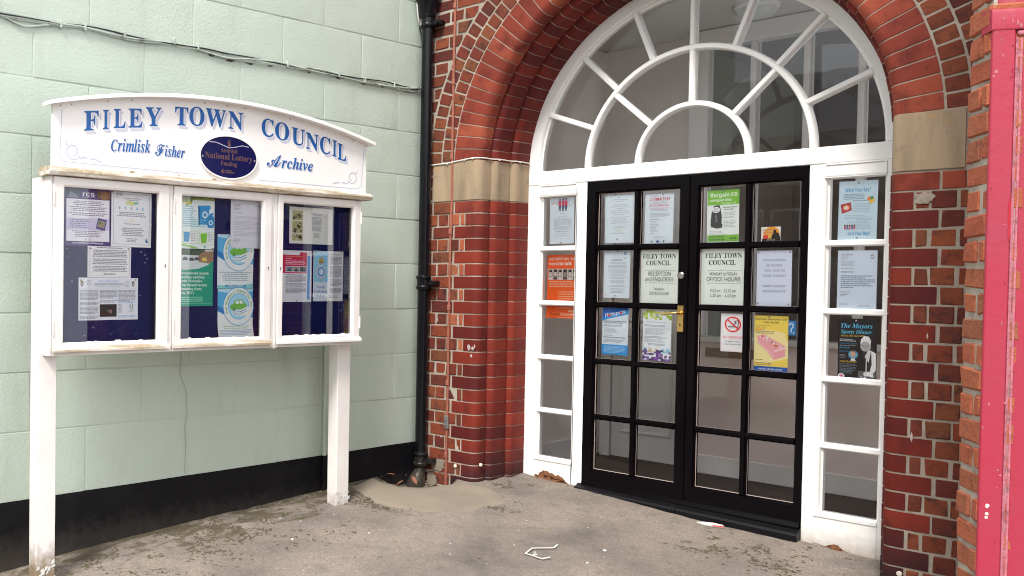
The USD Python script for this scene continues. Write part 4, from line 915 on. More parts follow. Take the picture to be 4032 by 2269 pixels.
for i, (s, a) in enumerate(((-0.80, 0.022), (-0.57, 0.02), (-1.36, 0.026), (-0.16, 0.034), (-1.80, 0.026), (-1.05, 0.016), (-1.66, 0.03), (-1.52, 0.03), (-0.40, 0.016))):
    q = np.random.default_rng(60+i); n = 16; an = np.linspace(0, 2*math.pi, n, endpoint=False); rr = q.uniform(0.35, 1, n)
    V = [gp(s, pc(s)-0.03, 0.007)] + [gp(s + a*1.3*r_*math.cos(t), pc(s)-0.022+0.42*a*r_*math.sin(t), 0.0035) for r_, t in zip(rr, an)]
    obj('cobweb', (np.array(V), np.array([[0, 1+k, 1+(k+1) % n] for k in range(n)])), 'cobweb', cb)
rc = thing('riser_cables', 'loose black and white cables rising beside the top of the downpipe', 'cables', gp(-0.03, 2.7))
for i, (o, m_, r_) in enumerate(((0.0, 'cable_white', 0.005), (0.012, 'cable_dark', 0.006), (0.020, 'cable_white', 0.0045), (0.030, 'cable_dark', 0.0055), (0.026, 'cable_dark', 0.005))):
    pts = [(-0.055, 2.651, 0.012), (-0.020, 2.668, 0.016), (-0.010, 2.72, 0.018), (-0.012-o*0.1, 2.83, 0.02), (-0.034, 2.985, 0.022), (-0.062-o*0.2, 3.06, 0.022), (-0.10+o*1.3, 3.15, 0.03), (-0.112+o*1.8, 3.22, 0.035), (-0.10+o*2, 3.30, 0.035), (-0.075+o*1.4, 3.42, 0.03), (-0.06+o, 3.7, 0.02)]
    P = np.array(pts); tt = np.linspace(0, len(P)-1, 60); Q = np.stack([PchipInterpolator(np.arange(len(P)), P[:, k])(tt) for k in range(3)], 1)
    obj('cable', tube([gp(s, z, w + 0.004*(i % 3)) for s, z, w in Q], r_, 7), m_, rc, smooth=50)
obj('tape_band', tube([gp(-0.035, 2.965, 0.026), gp(-0.032, 2.995, 0.026)], 0.013, 10), 'cable_dark', rc, smooth=40)
ww_ = thing('white_wire', 'thin white wire pinned along the top of the left sandstone impost', 'wire', (-1.3, -0.4, 2.135))
wp = [(-1.56, -0.458), (-1.40, -0.460), (-1.26, -0.459), (-1.197, -0.459), (-1.150, -0.435), (-1.132, -0.39), (-1.130, -0.352), (-1.118, -0.333), (-1.098, -0.300), (-1.096, -0.20), (-1.094, -0.175), (-1.075, -0.155), (-1.060, -0.12), (-1.060, -0.01)]
wz = [2.118, 2.120, 2.134, 2.138, 2.138, 2.136, 2.135, 2.134, 2.134, 2.133, 2.132, 2.132, 2.131, 2.128]
obj('wire', tube([(a, b, c) for (a, b), c in zip(wp, wz)], 0.0042, 7), 'cable_white', ww_, smooth=50)
for i in (1, 2, 3, 8, 12): obj('clip', lathe([(0.0001, -0.004), (0.004, -0.003), (0.004, 0.006)], (wp[i][0], wp[i][1]-0.004, wz[i]-0.006), 8, 'y'), 'cable_white', ww_)
cu = thing('copper_strip', 'thin copper lightning conductor strip clipped up the brickwork beside the downpipe', 'conductor', (-1.366, -0.46, -0.02))
cp_ = [(-1.369 + 0.0033*(z+0.05) + 0.0018*math.sin(z*4), z) for z in np.linspace(-0.06, 4.0, 60)]
V, F = [], []
for x, z in cp_:
    w = 0.004*abs(math.sin(z*5)) + 0.004; V += [(x-0.0078, FY-w, z), (x+0.0078, FY-w, z), (x+0.0078, FY-w-0.004, z), (x-0.0078, FY-w-0.004, z)]
for i in range(len(cp_)-1):
    for k in range(4):
        a, b, c, d = i*4+k, i*4+(k+1) % 4, (i+1)*4+(k+1) % 4, (i+1)*4+k; F += [[a, d, c], [a, c, b]]
m = trimesh.Trimesh(np.array(V), np.array(F), process=False)
if m.volume < 0: m.invert()
obj('strip', m, 'copper', cu)
for z in (3.17, 2.662, 2.164, 1.660, 1.15, 0.643, 0.154):
    x = -1.369 + 0.0033*(z+0.05)
    obj('saddle_clip', chbox(x-0.014, x+0.008, FY-0.016, FY-0.002, z-0.020, z+0.018, 0.003), 'copper', cu)
obj('test_clamp', [chbox(-1.382, -1.352, FY-0.022, FY-0.004, 0.332, 0.420, 0.003), lathe([(0.0001, -0.008), (0.006, -0.007), (0.006, 0.0)], (-1.367, FY-0.021, 0.395), 8, 'y'), lathe([(0.0001, -0.008), (0.006, -0.007), (0.006, 0.0)], (-1.367, FY-0.021, 0.355), 8, 'y')], 'grey_metal', cu)

# ------------------------------------------------------------------ neighbouring brick pier and red shopfront (right edge)
KU = np.array([0.53, -0.848, 0.0]); KU /= np.linalg.norm(KU); KV = np.array([0.848, 0.53, 0.0]); KV /= np.linalg.norm(KV)
KP = np.array([1.704, -1.613, 0.0])
nei = thing('brick_pier', 'end pier of the next building in worn orange brick with thick mortar', 'building', KP + [0.3, 0, -0.25])
kl = lambda m: local(m, KP, KU, KV, [0, 0, 1])                  # x outwards to the street, y into the building, z up
obj('mortar_bed', kl(bx(0.006, 0.165, 0.0055, 0.10, -0.6, 2.24)), 'mortar', nei)
obj('mortar_bed', kl(bx(0.006, 0.165, 0.0055, 0.0155, 2.2405, 4.4)), 'mortar', nei)
obj('mortar_bed', kl(bx(0.006, 0.098, 0.016, 9.0, -0.6, 4.4)), 'mortar', nei)
obj('rear_wall', kl(bx(-0.3, -0.003, 2.45, 3.2, -0.6, 4.4)), 'mortar', nei)
zt = 2.268 + 0.0868*20; k = 0
while zt > -0.35:
    z0, z1 = zt-0.0868+0.007, zt-0.006; r_ = np.random.default_rng(500+k)
    if k % 2: cuts = [(rng.uniform(-0.006, 0.004), 0.101+rng.uniform(-.004, .004)), (0.114+rng.uniform(-.004, .004), 0.166)]
    else: cuts = [(rng.uniform(-0.006, 0.004), 0.166)]
    for a, b in cuts:
        y = rng.uniform(-0.004, 0.003)
        obj('brick', kl(chbox(a, b, y, y+(0.10 if z0 < 2.2 else 0.0145), z0, z1, 0.006, 0.003, r_)), 'brick_orange', nei)
    zt -= 0.0868; k += 1
ret = []; zt = 2.9; k = 0
while zt > -0.3:
    y = 0.012 - (0.0 if k % 2 else 0.06)
    while y < 2.4:
        L = 0.222 if k % 3 else 0.104; a0 = max(y, 0.108)
        if y + L - a0 > 0.03: ret.append(kl(chbox(-0.002, 0.05, a0, y+L, zt-0.0868+0.007, zt-0.006, 0.005)))
        y += L+0.012
    zt -= 0.0868; k += 1
obj('return_brickwork', ret, 'brick_rough', nei, kind='stuff')
rd = thing('red_shopfront', 'flaking red painted timber shopfront pilaster at the right edge', 'shopfront', KP + KU*0.17 + [0, 0, -0.25])
# stile with rounded arris
st = [(0.166, 0.004), (0.166, 0.0), (0.170, 0.0)] + [(0.171+0.006*math.sin(a), 0.006-0.006*math.cos(a)) for a in np.linspace(0, math.pi/2, 5)] + [(0.177, 0.060), (0.170, 0.066), (0.166, 0.066)]
obj('stile', kl(prism([(a, b) for a, b in st], lambda p, q: (p[0], p[1], q), [-0.5, 2.17])), 'red_paint', rd, smooth=40)
obj('moulding', kl(prism([(0.162, 0.0665), (0.172, 0.0665), (0.173, 0.069), (0.168, 0.075), (0.164, 0.078), (0.168, 0.081), (0.169, 0.086), (0.162, 0.086)], lambda p, q: (p[0], p[1], q), [-0.5, 2.145])), 'red_faded', rd, smooth=40)
obj('panel', kl(chbox(0.120, 0.166, 0.0865, 9.0, -0.5, 2.150, 0.002)), 'red_paint', rd)
obj('shop_window', kl(chbox(0.15, 0.1705, 0.45, 8.8, 0.35, 2.10, 0.004)), 'far_window', rd, label='dark display window of the red shopfront')
obj('head_rail', kl(prism([(0.10, 2.1705), (0.178, 2.1705), (0.181, 2.176), (0.181, 2.228), (0.177, 2.238), (0.162, 2.2445), (0.10, 2.2445)], lambda p, q: (p[0], q, p[1]), [-0.004, 0.0, 9.0])), 'red_paint', rd, smooth=40)
obj('panel_bead', kl(chbox(0.162, 0.176, 0.070, 9.0, 2.152, 2.169, 0.004)), 'red_faded', rd)
obj('upper_panel', kl(chbox(0.10, 0.160, 0.016, 9.0, 2.245, 4.2, 0.003)), 'red_paint', rd)
q = np.random.default_rng(77)
for i in range(26):
    z = q.uniform(0.2, 2.2) if i > 12 else q.uniform(2.0, 2.23); y = q.choice([q.uniform(0.004, 0.058), q.uniform(0.052, 0.066)]) ; a, b = q.uniform(0.002, 0.006), q.uniform(0.003, 0.012)
    if z > 2.165: x = 0.1815; y = q.uniform(0.0, 0.12)
    else: x = 0.1775
    n = 9; an = np.linspace(0, 2*math.pi, n, endpoint=False); rr = q.uniform(0.4, 1, n)
    V = [(x+0.0016*(i % 2), y, z)] + [(x+0.0002 + (0.0035 if (k in (2, 3) and i % 3 == 0) else 0), y+a*r_*math.cos(t), z+b*r_*math.sin(t)) for k, (r_, t) in enumerate(zip(rr, an))]
    obj('paint_flake', kl(trimesh.Trimesh(np.array(V), [[0, 1+k, 1+(k+1) % n] for k in range(n)], process=False)), 'red_faded' if i % 3 else 'red_paint', rd)
cut = [(0.060, 1.62), (0.056, 1.60), (0.058, 1.575), (0.0565, 1.55), (0.0585, 1.53), (0.0565, 1.505), (0.059, 1.48), (0.0615, 1.475), (0.0640, 1.50), (0.0642, 1.53), (0.0635, 1.56), (0.0645, 1.60)]
pg_ = Polygon(cut); v, f = flat(pg_)
obj('bare_split', kl(trimesh.Trimesh(np.stack([v[:, 0]*0 + 0.1782, v[:, 0], v[:, 1]], 1), f, process=False)), 'red_old', rd, label='dark red split where the old paint shows')
for i, (y, z) in enumerate(((0.0225, 0.595), (0.0225, 0.572), (0.021, 0.560), (0.0235, 0.60))):
    obj('paint_splash', kl(lathe([(0.0001, 0.1778), (0.003+0.001*i, 0.1776), (0.0045+0.001*(i % 2), 0.1771)], (0, y, z), 9, 'x')), 'white_bit', rd)

# ------------------------------------------------------------------ opposite side of the street (seen only in the glass)
opp = thing('terrace_house', 'brown brick terrace with slate roof across the street, seen only as reflection', 'building', (0, -17, -0.6))
obj('wall', bx(-40, 30, -24, -17, -0.8, 4.6), 'far_brick', opp)
obj('roof', prism([(-24.2, 4.6), (-20.5, 6.6), (-16.8, 4.6)], lambda p, q: (q, p[0], p[1]), [-40.2, 30.2]), 'far_slate', opp)
for i in range(14):
    for z0, z1 in ((0.3, 1.7), (2.6, 4.1)):
        x = -38 + i*4.9
        w = obj('window', frame_loop(x, x+1.3, z0, z1, [(0, 0, -17.0), (0, 0, -16.95), (0, 0.09, -16.95), (0, 0.09, -17.0)], 0), 'hall_white', opp)
        obj('glazing', bx(x+0.09, x+1.21, -17.02, -16.98, z0+0.09, z1-0.09), 'far_window', w)
# ------------------------------------------------------------------ notices on the board
W_, NV = ink(236, 236, 240), ink(60, 62, 78)
GT, LT, DK = ink(120, 122, 134), ink(165, 168, 180), ink(50, 52, 62)
def nsheet(name, label, s0, z1, W, H, paper, cat='poster', w=0.0135, **kw):
    return Sheet(name, label, cat, npt(s0, z1, w), ND, NN, W, H, paper, group='notices pinned in the noticeboard', **kw)
p = nsheet('poster', 'purple bordered counselling poster at the top left of the noticeboard', 0.137, 1.760, 0.254, 0.284, ink(74, 58, 118), rot=0.004)
p.r(0.03, 0.185, 0.975, 0.92, ink(226, 224, 232)); p.r(0.0, 0.03, 0.32, 0.165, ink(72, 88, 104), 'picture'); p.poly([(0.05, 0.165), (0.12, 0.06), (0.22, 0.10), (0.30, 0.165)], ink(120, 132, 140), 'picture', 2); p.r(0.70, 0.03, 1.0, 0.165, ink(112, 84, 66), 'picture'); p.disc(0.86, 0.11, 0.09, ink(142, 104, 76), 'picture', 2)
p.t('rcs', 0.51, 0.135, 0.095, ink(240, 238, 244), 'bold', w=0.26); p.r(0.36, 0.148, 0.66, 0.153, ink(205, 200, 218))
p.lines(0.12, 0.90, 0.225, 0.030, 3, ink(112, 104, 132), align='c'); p.lines(0.10, 0.92, 0.325, 0.030, 3, ink(112, 104, 132), align='c', seed=3); p.lines(0.06, 0.95, 0.43, 0.032, 2, ink(112, 104, 132), align='c', seed=4)
p.r(0.03, 0.515, 0.975, 0.725, ink(200, 195, 220), 'panel', 2); p.lines(0.10, 0.60, 0.545, 0.033, 5, ink(96, 86, 124), seed=6, lay=3); p.poly([(0.72, 0.50), (0.92, 0.535), (0.87, 0.73), (0.67, 0.69)], ink(88, 78, 140), 'booklet', 3); p.poly([(0.735, 0.54), (0.89, 0.565), (0.855, 0.68), (0.70, 0.655)], ink(158, 140, 120), 'booklet', 4)
p.poly([(0.74, 0.56), (0.80, 0.57), (0.785, 0.615), (0.725, 0.605)], ink(90, 130, 70), 'booklet', 5)
p.lines(0.14, 0.84, 0.745, 0.030, 4, ink(112, 104, 132), align='c', seed=9); p.disc(0.45, 0.885, 0.028, ink(50, 54, 90)); p.disc(0.54, 0.885, 0.030, ink(60, 140, 200)); p.t('www.ryedalecounselling.org.uk', 0.50, 0.962, 0.030, ink(232, 230, 240), 'bold', w=0.68)
p.build()
p = nsheet('poster', 'white poster with a thin border and clasped hands at the top of the noticeboard', 0.395, 1.758, 0.238, 0.280, W_, w=0.0145, rot=-0.004, bend=0.002)
for a in ((0.05, 0.04, 0.058, 0.955), (0.94, 0.04, 0.948, 0.955), (0.05, 0.04, 0.948, 0.045), (0.05, 0.95, 0.948, 0.955)): p.r(*a, ink(150, 152, 170), 'border')
p.t('AGE', 0.10, 0.078, 0.055, ink(128, 130, 146), 'serif', 'l', w=0.18); p.t('Concern', 0.10, 0.125, 0.035, ink(160, 162, 176), 'script', 'l', w=0.22)
p.lines(0.30, 0.74, 0.115, 0.030, 2, ink(140, 142, 152), align='c'); p.poly([(0.34, 0.18), (0.44, 0.155), (0.55, 0.175), (0.66, 0.165), (0.655, 0.215), (0.56, 0.23), (0.50, 0.245), (0.44, 0.225), (0.345, 0.225)], ink(206, 204, 140)); p.poly([(0.55, 0.175), (0.66, 0.165), (0.655, 0.215), (0.56, 0.23)], ink(140, 184, 176), 'picture', 2)
for i in range(5): p.r(0.18+0.145*i, 0.27, 0.215+0.145*i, 0.32, ink(128, 176, 212), 'picture')
p.lines(0.12, 0.88, 0.375, 0.030, 3, GT, align='c', seed=5); p.r(0.30, 0.535, 0.72, 0.540, ink(222, 206, 150)); p.t('FREE', 0.51, 0.525, 0.026, ink(220, 204, 140), 'bold'); p.lines(0.25, 0.75, 0.58, 0.03, 1, GT, align='c')
p.lines(0.20, 0.85, 0.66, 0.032, 5, GT, align='c', seed=8); p.lines(0.35, 0.65, 0.85, 0.026, 3, GT, align='c', seed=11); p.poly([(0.85, 0.86), (0.88, 0.83), (0.90, 0.88), (0.93, 0.90), (0.86, 0.92)], ink(60, 110, 170)); p.build([(0.03, 0.015)])
p = nsheet('notice', 'small landscape white notice pinned above the town crier sheet', 0.263, 1.477, 0.250, 0.157, W_, 'notice', w=0.0155)
for a in ((0.04, 0.04, 0.044, 0.95), (0.955, 0.04, 0.96, 0.95), (0.04, 0.945, 0.96, 0.95)): p.r(*a, GT, 'border')
p.lines(0.15, 0.86, 0.045, 0.05, 1, DK, align='c'); p.lines(0.10, 0.92, 0.13, 0.048, 5, GT, align='c', h=0.5, short=.1); p.lines(0.10, 0.92, 0.41, 0.05, 4, GT, align='c', h=.5, short=.12, seed=4); p.lines(0.10, 0.92, 0.64, 0.05, 4, GT, align='c', h=.5, seed=6, short=.2); p.lines(0.33, 0.67, 0.885, 0.05, 1, DK, align='c', h=.6)
p.build([(0.055, 0.08), (0.93, 0.06)])
p = nsheet('newsletter', 'landscape town crier newsletter with a dark photograph below the small notice', 0.215, 1.319, 0.342, 0.213, ink(232, 234, 244), 'newsletter', w=0.0145, rot=0.004)
p.t('FILEY TOWN CRIER', 0.49, 0.105, 0.042, ink(104, 140, 206), 'sans', w=0.33)
p.lines(0.26, 0.76, 0.135, 0.026, 2, GT, align='c', short=.1); p.lines(0.24, 0.76, 0.19, 0.026, 2, LT, align='c'); p.r(0.02, 0.262, 0.985, 0.266, LT, 'rule')
for u in (0.055, 0.915): p.poly([(u-.025, 0.10), (u-.005, 0.07), (u+.025, 0.09), (u+.02, 0.17), (u, 0.22), (u-.022, 0.17)], ink(126, 108, 100), 'crest'); p.poly([(u-.012, 0.12), (u+.012, 0.12), (u, 0.18)], ink(200, 190, 170), 'crest', 2)
p.lines(0.12, 0.21, 0.07, 0.032, 4, LT, align='c'); p.lines(0.76, 0.86, 0.09, 0.028, 5, LT, align='c')
p.lines(0.02, 0.325, 0.305, 0.030, 8, GT, align='j', h=.5); p.lines(0.02, 0.325, 0.575, 0.030, 3, GT, align='j', h=.5, seed=3); p.lines(0.02, 0.325, 0.69, 0.030, 6, GT, align='j', h=.5, seed=4); p.lines(0.02, 0.325, 0.90, 0.03, 3, GT, align='j', h=.5, seed=5)
p.lines(0.35, 0.64, 0.295, 0.030, 7, GT, align='j', h=.5, seed=6); p.lines(0.35, 0.64, 0.545, 0.03, 2, GT, align='j', h=.5, seed=7); p.lines(0.66, 0.955, 0.30, 0.03, 9, GT, align='j', h=.5, seed=9, short=.4)
p.r(0.35, 0.625, 0.635, 0.925, ink(30, 20, 22), 'photo'); p.disc(0.53, 0.80, 0.03, ink(140, 100, 90), 'photo', 2); p.disc(0.485, 0.78, 0.02, ink(62, 78, 72), 'photo', 2); p.r(0.36, 0.86, 0.62, 0.91, ink(46, 28, 28), 'photo', 2)
p.lines(0.66, 0.95, 0.565, 0.03, 2, ink(130, 156, 210), align='j', seed=2); p.lines(0.66, 0.73, 0.64, 0.027, 8, GT, seed=3); p.t('Q', 0.885, 0.72, 0.105, ink(70, 130, 80), 'serif'); p.lines(0.84, 0.93, 0.77, 0.035, 2, LT, align='c'); p.lines(0.66, 0.955, 0.905, 0.03, 2, ink(130, 156, 210), align='j')
p.build([(0.035, 0.06), (0.955, 0.045)])
p = nsheet('poster', 'recycling poster with blue wheelie bin and bottle in the middle case', 0.786, 1.757, 0.250, 0.276, ink(228, 236, 236), w=0.0145)
p.r(0.0, 0.0, 1.0, 0.05, ink(150, 156, 84), 'panel'); p.poly([(0, 0), (0.55, 0), (0.42, 0.06), (0.40, 0.13), (0.22, 0.20), (0.26, 0.10), (0.0, 0.14)], ink(138, 160, 70), 'picture'); p.t('ns only', 0.13, 0.135, 0.052, ink(222, 196, 76), 'bold', 'l', role='heading', lay=3)
p.poly([(0.56, 0.16), (0.88, 0.14), (0.90, 0.20), (0.86, 0.22), (0.82, 0.52), (0.58, 0.54)], ink(34, 142, 200)); p.poly([(0.56, 0.16), (0.62, 0.20), (0.62, 0.54), (0.58, 0.54)], ink(20, 100, 150), 'picture', 2); p.disc(0.745, 0.33, 0.075, ink(222, 240, 246), 'picture', 2, hole=0.55)
p.poly([(0.84, 0.36), (0.88, 0.30), (0.97, 0.28), (0.97, 0.31), (0.94, 0.33), (0.99, 0.38), (0.99, 0.52), (0.97, 0.58), (0.83, 0.58), (0.80, 0.52), (0.80, 0.42)], ink(30, 132, 196), 'picture', 3); p.disc(0.90, 0.48, 0.055, ink(222, 240, 246), 'picture', 4, hole=0.55)
for i in range(10): p.lines(0.17, 0.52 if i < 6 else 0.92, 0.185+0.042*i, 0.04, 1, ink(120, 184, 206), seed=20+i, h=.45)
p.r(0.19, 0.665, 0.57, 0.905, ink(164, 200, 130), 'border'); p.r(0.20, 0.672, 0.56, 0.898, ink(240, 244, 240), 'panel', 2); p.r(0.60, 0.665, 0.985, 0.905, ink(164, 200, 130), 'border'); p.r(0.61, 0.672, 0.975, 0.898, ink(240, 244, 240), 'panel', 2)
p.poly([(0.20, 0.68), (0.35, 0.68), (0.36, 0.72), (0.33, 0.87), (0.21, 0.87)], ink(40, 140, 196), 'picture', 3); p.poly([(0.63, 0.70), (0.80, 0.69), (0.81, 0.74), (0.79, 0.88), (0.655, 0.885)], ink(120, 190, 50), 'picture', 3); p.lines(0.38, 0.53, 0.70, 0.035, 5, LT, lay=3); p.lines(0.83, 0.96, 0.70, 0.035, 5, LT, lay=3)
p.poly([(0.0, 0.90), (0.30, 0.925), (0.62, 0.99), (0.5, 0.995), (0.2, 0.95), (0, 0.94)], ink(150, 200, 90), 'picture'); p.disc(0.75, 0.955, 0.03, ink(130, 190, 180)); p.build([(0.96, 0.985)])
p = nsheet('poster', 'green recycling centre closure poster with a car park photograph', 0.780, 1.477, 0.252, 0.304, ink(0, 150, 122), w=0.0135, bend=0.002)
p.poly([(0, 0), (1, 0), (1, 0.19), (0.85, 0.27), (0.6, 0.34), (0.3, 0.36), (0, 0.36)], ink(206, 212, 214), 'photo'); p.r(0.0, 0.0, 0.78, 0.10, ink(66, 84, 66), 'photo', 2); p.poly([(0.6, 0.10), (0.75, 0.03), (1.0, 0.02), (1.0, 0.19), (0.9, 0.24), (0.62, 0.22)], ink(150, 118, 92), 'photo', 3); p.r(0.70, 0.14, 0.82, 0.20, ink(226, 196, 96), 'photo', 4)
for u, v in ((0.20, 0.16), (0.36, 0.17), (0.50, 0.16)): p.poly([(u, v), (u+.03, v-.025), (u+.10, v-.025), (u+.13, v), (u+.13, v+.03), (u, v+.03)], ink(70, 78, 90), 'photo', 3)
for i, tx in enumerate(('All household waste', 'recycling centres', 'in North Yorkshire', 'will be closed every', 'Wednesday from', '1 July 2011')): p.t(tx, 0.02 + (0.03 if i in (1, 5) else 0), 0.44+0.0695*i, 0.049, ink(226, 244, 236), 'bold', 'l', w=[0.86, 0.72, 0.69, 0.82, 0.67, 0.45][i])
p.lines(0.06, 0.92, 0.845, 0.034, 3, ink(150, 214, 190), align='l', h=.5); p.r(0.10, 0.945, 0.95, 0.949, ink(180, 226, 206)); p.build()
p = nsheet('poster', 'pale blue car sharing poster partly covered by a letter', 1.060, 1.566, 0.248, 0.298, ink(236, 242, 246), w=0.0135, bend=0.0015)
def carscheme(p, cy, k=1.0, arc=True):
    p.poly([(0, 0), (1, 0), (1, cy+.24), (0.75, cy+.19), (0.5, cy+.24), (0.25, cy+.20), (0, cy+.10)], ink(78, 170, 220), 'picture'); p.poly([(0, cy-.02), (0.18, cy+.06), (0.40, cy+.02), (0.40, cy+.20), (0.2, cy+.18), (0, cy+.08)], ink(26, 120, 190), 'picture', 2); p.poly([(0, 0), (1, 0), (1, 0.04), (0.5, 0.10), (0, 0.05)], ink(190, 222, 240), 'picture', 2)
    p.disc(0.58, cy, 0.44, ink(38, 150, 200), 'badge', 3); p.disc(0.58, cy, 0.425, ink(240, 244, 246), 'badge', 4); p.disc(0.58, cy, 0.30, ink(48, 160, 214), 'badge', 5); p.disc(0.58, cy, 0.285, ink(160, 212, 236), 'badge', 6)
    p.poly([(0.33, cy+.02), (0.34, cy-.03), (0.42, cy-.05), (0.46, cy-.12), (0.56, cy-.145), (0.68, cy-.14), (0.74, cy-.07), (0.80, cy-.05), (0.82, cy+.03), (0.76, cy+.06), (0.36, cy+.06)], ink(112, 178, 70), 'car', 7); p.poly([(0.47, cy-.055), (0.50, cy-.11), (0.585, cy-.12), (0.585, cy-.055)], ink(226, 240, 240), 'car', 8); p.poly([(0.605, cy-.055), (0.605, cy-.12), (0.67, cy-.115), (0.705, cy-.055)], ink(226, 240, 240), 'car', 8); p.disc(0.44, cy+.055, 0.045, ink(90, 150, 60), 'car', 8)
    p.poly([(0.42, cy+.10), (0.62, cy+.07), (0.80, cy+.01), (0.98, cy+.00), (0.99, cy+.12), (0.75, cy+.20), (0.50, cy+.19), (0.38, cy+.14)], ink(238, 242, 244), 'hand', 9); p.poly([(0.40, cy+.115), (0.62, cy+.105), (0.78, cy+.05), (0.79, cy+.06), (0.63, cy+.12), (0.40, cy+.125)], ink(60, 140, 190), 'hand', 10); p.poly([(0.42, cy+.15), (0.60, cy+.155), (0.80, cy+.09), (0.81, cy+.10), (0.61, cy+.168), (0.43, cy+.162)], ink(60, 140, 190), 'hand', 10)
    if arc:
        tx = 'Good Neighbours Coastal Car Scheme'
        for i, ch in enumerate(tx):
            a = math.radians(205 - i*(230/len(tx)))
            if ch == ' ': continue
            g = text2d(ch, 'bold'); b = g.bounds; h = 0.0125; g = affinity.scale(affinity.translate(g, -(b[0]+b[2])/2, 0), h, h, origin=(0, 0)); g = affinity.rotate(g, math.degrees(a)-90, origin=(0, 0)); R = 0.335*p.W
            p.add(affinity.translate(g, 0.58*p.W + R*math.cos(a), -cy*p.H + R*math.sin(a)), ink(110, 170, 80), 'lettering', 7)
carscheme(p, 0.31); p.lines(0.06, 0.94, 0.70, 0.036, 5, ink(150, 170, 176), align='c', h=.5); p.poly([(0, .93), (0.5, 0.955), (1, 0.9), (1, 1), (0, 1)], ink(130, 196, 200), 'picture'); p.r(0.22, 0.93, 0.80, 0.975, ink(58, 150, 200), 'panel', 2); p.t('01947 602982', 0.51, 0.967, 0.030, ink(226, 240, 248), 'bold', lay=3, w=0.42); p.build()
p = nsheet('poster', 'crinkled blue and white car sharing poster with full round badge below the letter', 1.066, 1.266, 0.243, 0.266, ink(232, 236, 236), w=0.0135, curl=0.016, bend=0.003)
carscheme(p, 0.36, arc=True); p.lines(0.08, 0.92, 0.775, 0.04, 2, ink(170, 190, 160), align='c', h=.5); p.lines(0.05, 0.95, 0.855, 0.030, 4, ink(140, 160, 190), align='j', h=.5, seed=4); p.build()
p = nsheet('letter', 'pale typed letter pinned over the top of the car sharing poster', 1.142, 1.759, 0.236, 0.264, ink(216, 216, 228), 'letter', w=0.0205, bend=0.001)
p.lines(0.08, 0.30, 0.09, 0.028, 5, GT, h=.3); p.lines(0.70, 0.9, 0.10, 0.03, 1, GT, h=.3); p.lines(0.08, 0.35, 0.265, 0.03, 1, GT, h=.3)
for i, (v, n) in enumerate(((0.34, 3), (0.44, 4), (0.56, 3), (0.665, 4))): p.lines(0.08, 0.93, v, 0.026, n, LT, align='j', h=.3, seed=i)
p.lines(0.08, 0.30, 0.82, 0.03, 3, GT, h=.3); p.r(0.83, 0.93, 0.94, 0.985, ink(176, 186, 206), 'print'); p.build()
p = nsheet('notice', 'white notice with a column of old group photographs in the right-hand case', 1.569, 1.745, 0.336, 0.212, ink(226, 228, 226), 'notice', w=0.0135)
for i, (v0, v1) in enumerate(((0.10, 0.36), (0.38, 0.71), (0.73, 0.92))):
    p.r(0.065, v0, 0.30, v1, ink(176, 176, 128), 'photo'); q = random.Random(i)
    for k in range(11): p.disc(0.09+q.random()*0.18, v0+0.05+q.random()*(v1-v0-0.09), 0.012+0.018*q.random(), ink(*q.choice([(70, 72, 62), (206, 206, 170), (110, 112, 90), (56, 56, 50)])), 'photo', 2)
p.lines(0.48, 0.76, 0.155, 0.034, 2, ink(90, 90, 96), align='c', h=.5); p.lines(0.50, 0.74, 0.26, 0.034, 3, GT, align='c', h=.4, seed=4)
p.lines(0.49, 0.75, 0.36, 0.027, 5, GT, align='c', h=.45, seed=2); p.lines(0.49, 0.75, 0.52, 0.027, 5, GT, align='c', h=.45, seed=5); p.lines(0.55, 0.70, 0.70, 0.027, 5, GT, align='c', h=.45, seed=7); p.build([(0.5, 0.03)])
p = nsheet('notice', 'white notice with crimson panel and blue side band in the right-hand case', 1.512, 1.492, 0.232, 0.299, ink(228, 230, 240), 'notice', w=0.0135)
p.poly([(0.04, 0.045), (0.57, 0.09), (0.63, 0.03), (0.84, 0.03), (0.84, 0.44), (0.06, 0.44)], ink(196, 28, 84), 'panel'); p.poly([(0.0, 0.03), (0.62, 0.03), (0.58, 0.09), (0.04, 0.085)], ink(228, 230, 240), 'panel', 2); p.lines(0.14, 0.8, 0.115, 0.03, 1, ink(226, 150, 80), lay=3); p.lines(0.14, 0.36, 0.16, 0.03, 1, ink(236, 200, 214), lay=3, h=.5); p.lines(0.14, 0.80, 0.205, 0.03, 3, ink(236, 190, 208), lay=3, h=.5, short=.15)
p.r(0.14, 0.305, 0.83, 0.42, ink(226, 226, 230), 'panel', 3)
for i, c in enumerate(((120, 140, 156), (150, 156, 150), (100, 112, 130))): p.r(0.155+0.225*i, 0.315, 0.37+0.225*i, 0.41, ink(*c), 'photo', 4); p.poly([(0.17+.225*i, 0.41), (0.25+.225*i, 0.335), (0.35+.225*i, 0.41)], ink(72, 78, 84), 'photo', 5)
p.r(0.855, 0.10, 0.945, 0.955, ink(48, 140, 214), 'panel'); p.t('CB', 0.90, 0.075, 0.026, ink(90, 90, 110), 'serif')
p.lines(0.15, 0.80, 0.475, 0.026, 1, DK); p.lines(0.15, 0.82, 0.51, 0.023, 5, GT, align='j', h=.55); p.lines(0.15, 0.82, 0.645, 0.023, 3, GT, align='j', h=.55, seed=3); p.lines(0.15, 0.82, 0.73, 0.023, 5, GT, align='j', h=.55, seed=5); p.build([(0.96, 0.03), (0.5, 0.985), (0.03, 0.03)])
p = nsheet('notice', 'police notice with pale blue crest band in the right-hand case', 1.758, 1.495, 0.238, 0.298, ink(230, 234, 242), 'notice', w=0.0135)
p.r(0.02, 0.01, 0.49, 0.985, ink(146, 208, 240), 'panel'); p.r(0.0, 0.62, 0.49, 1.0, ink(220, 232, 244), 'panel', 2)
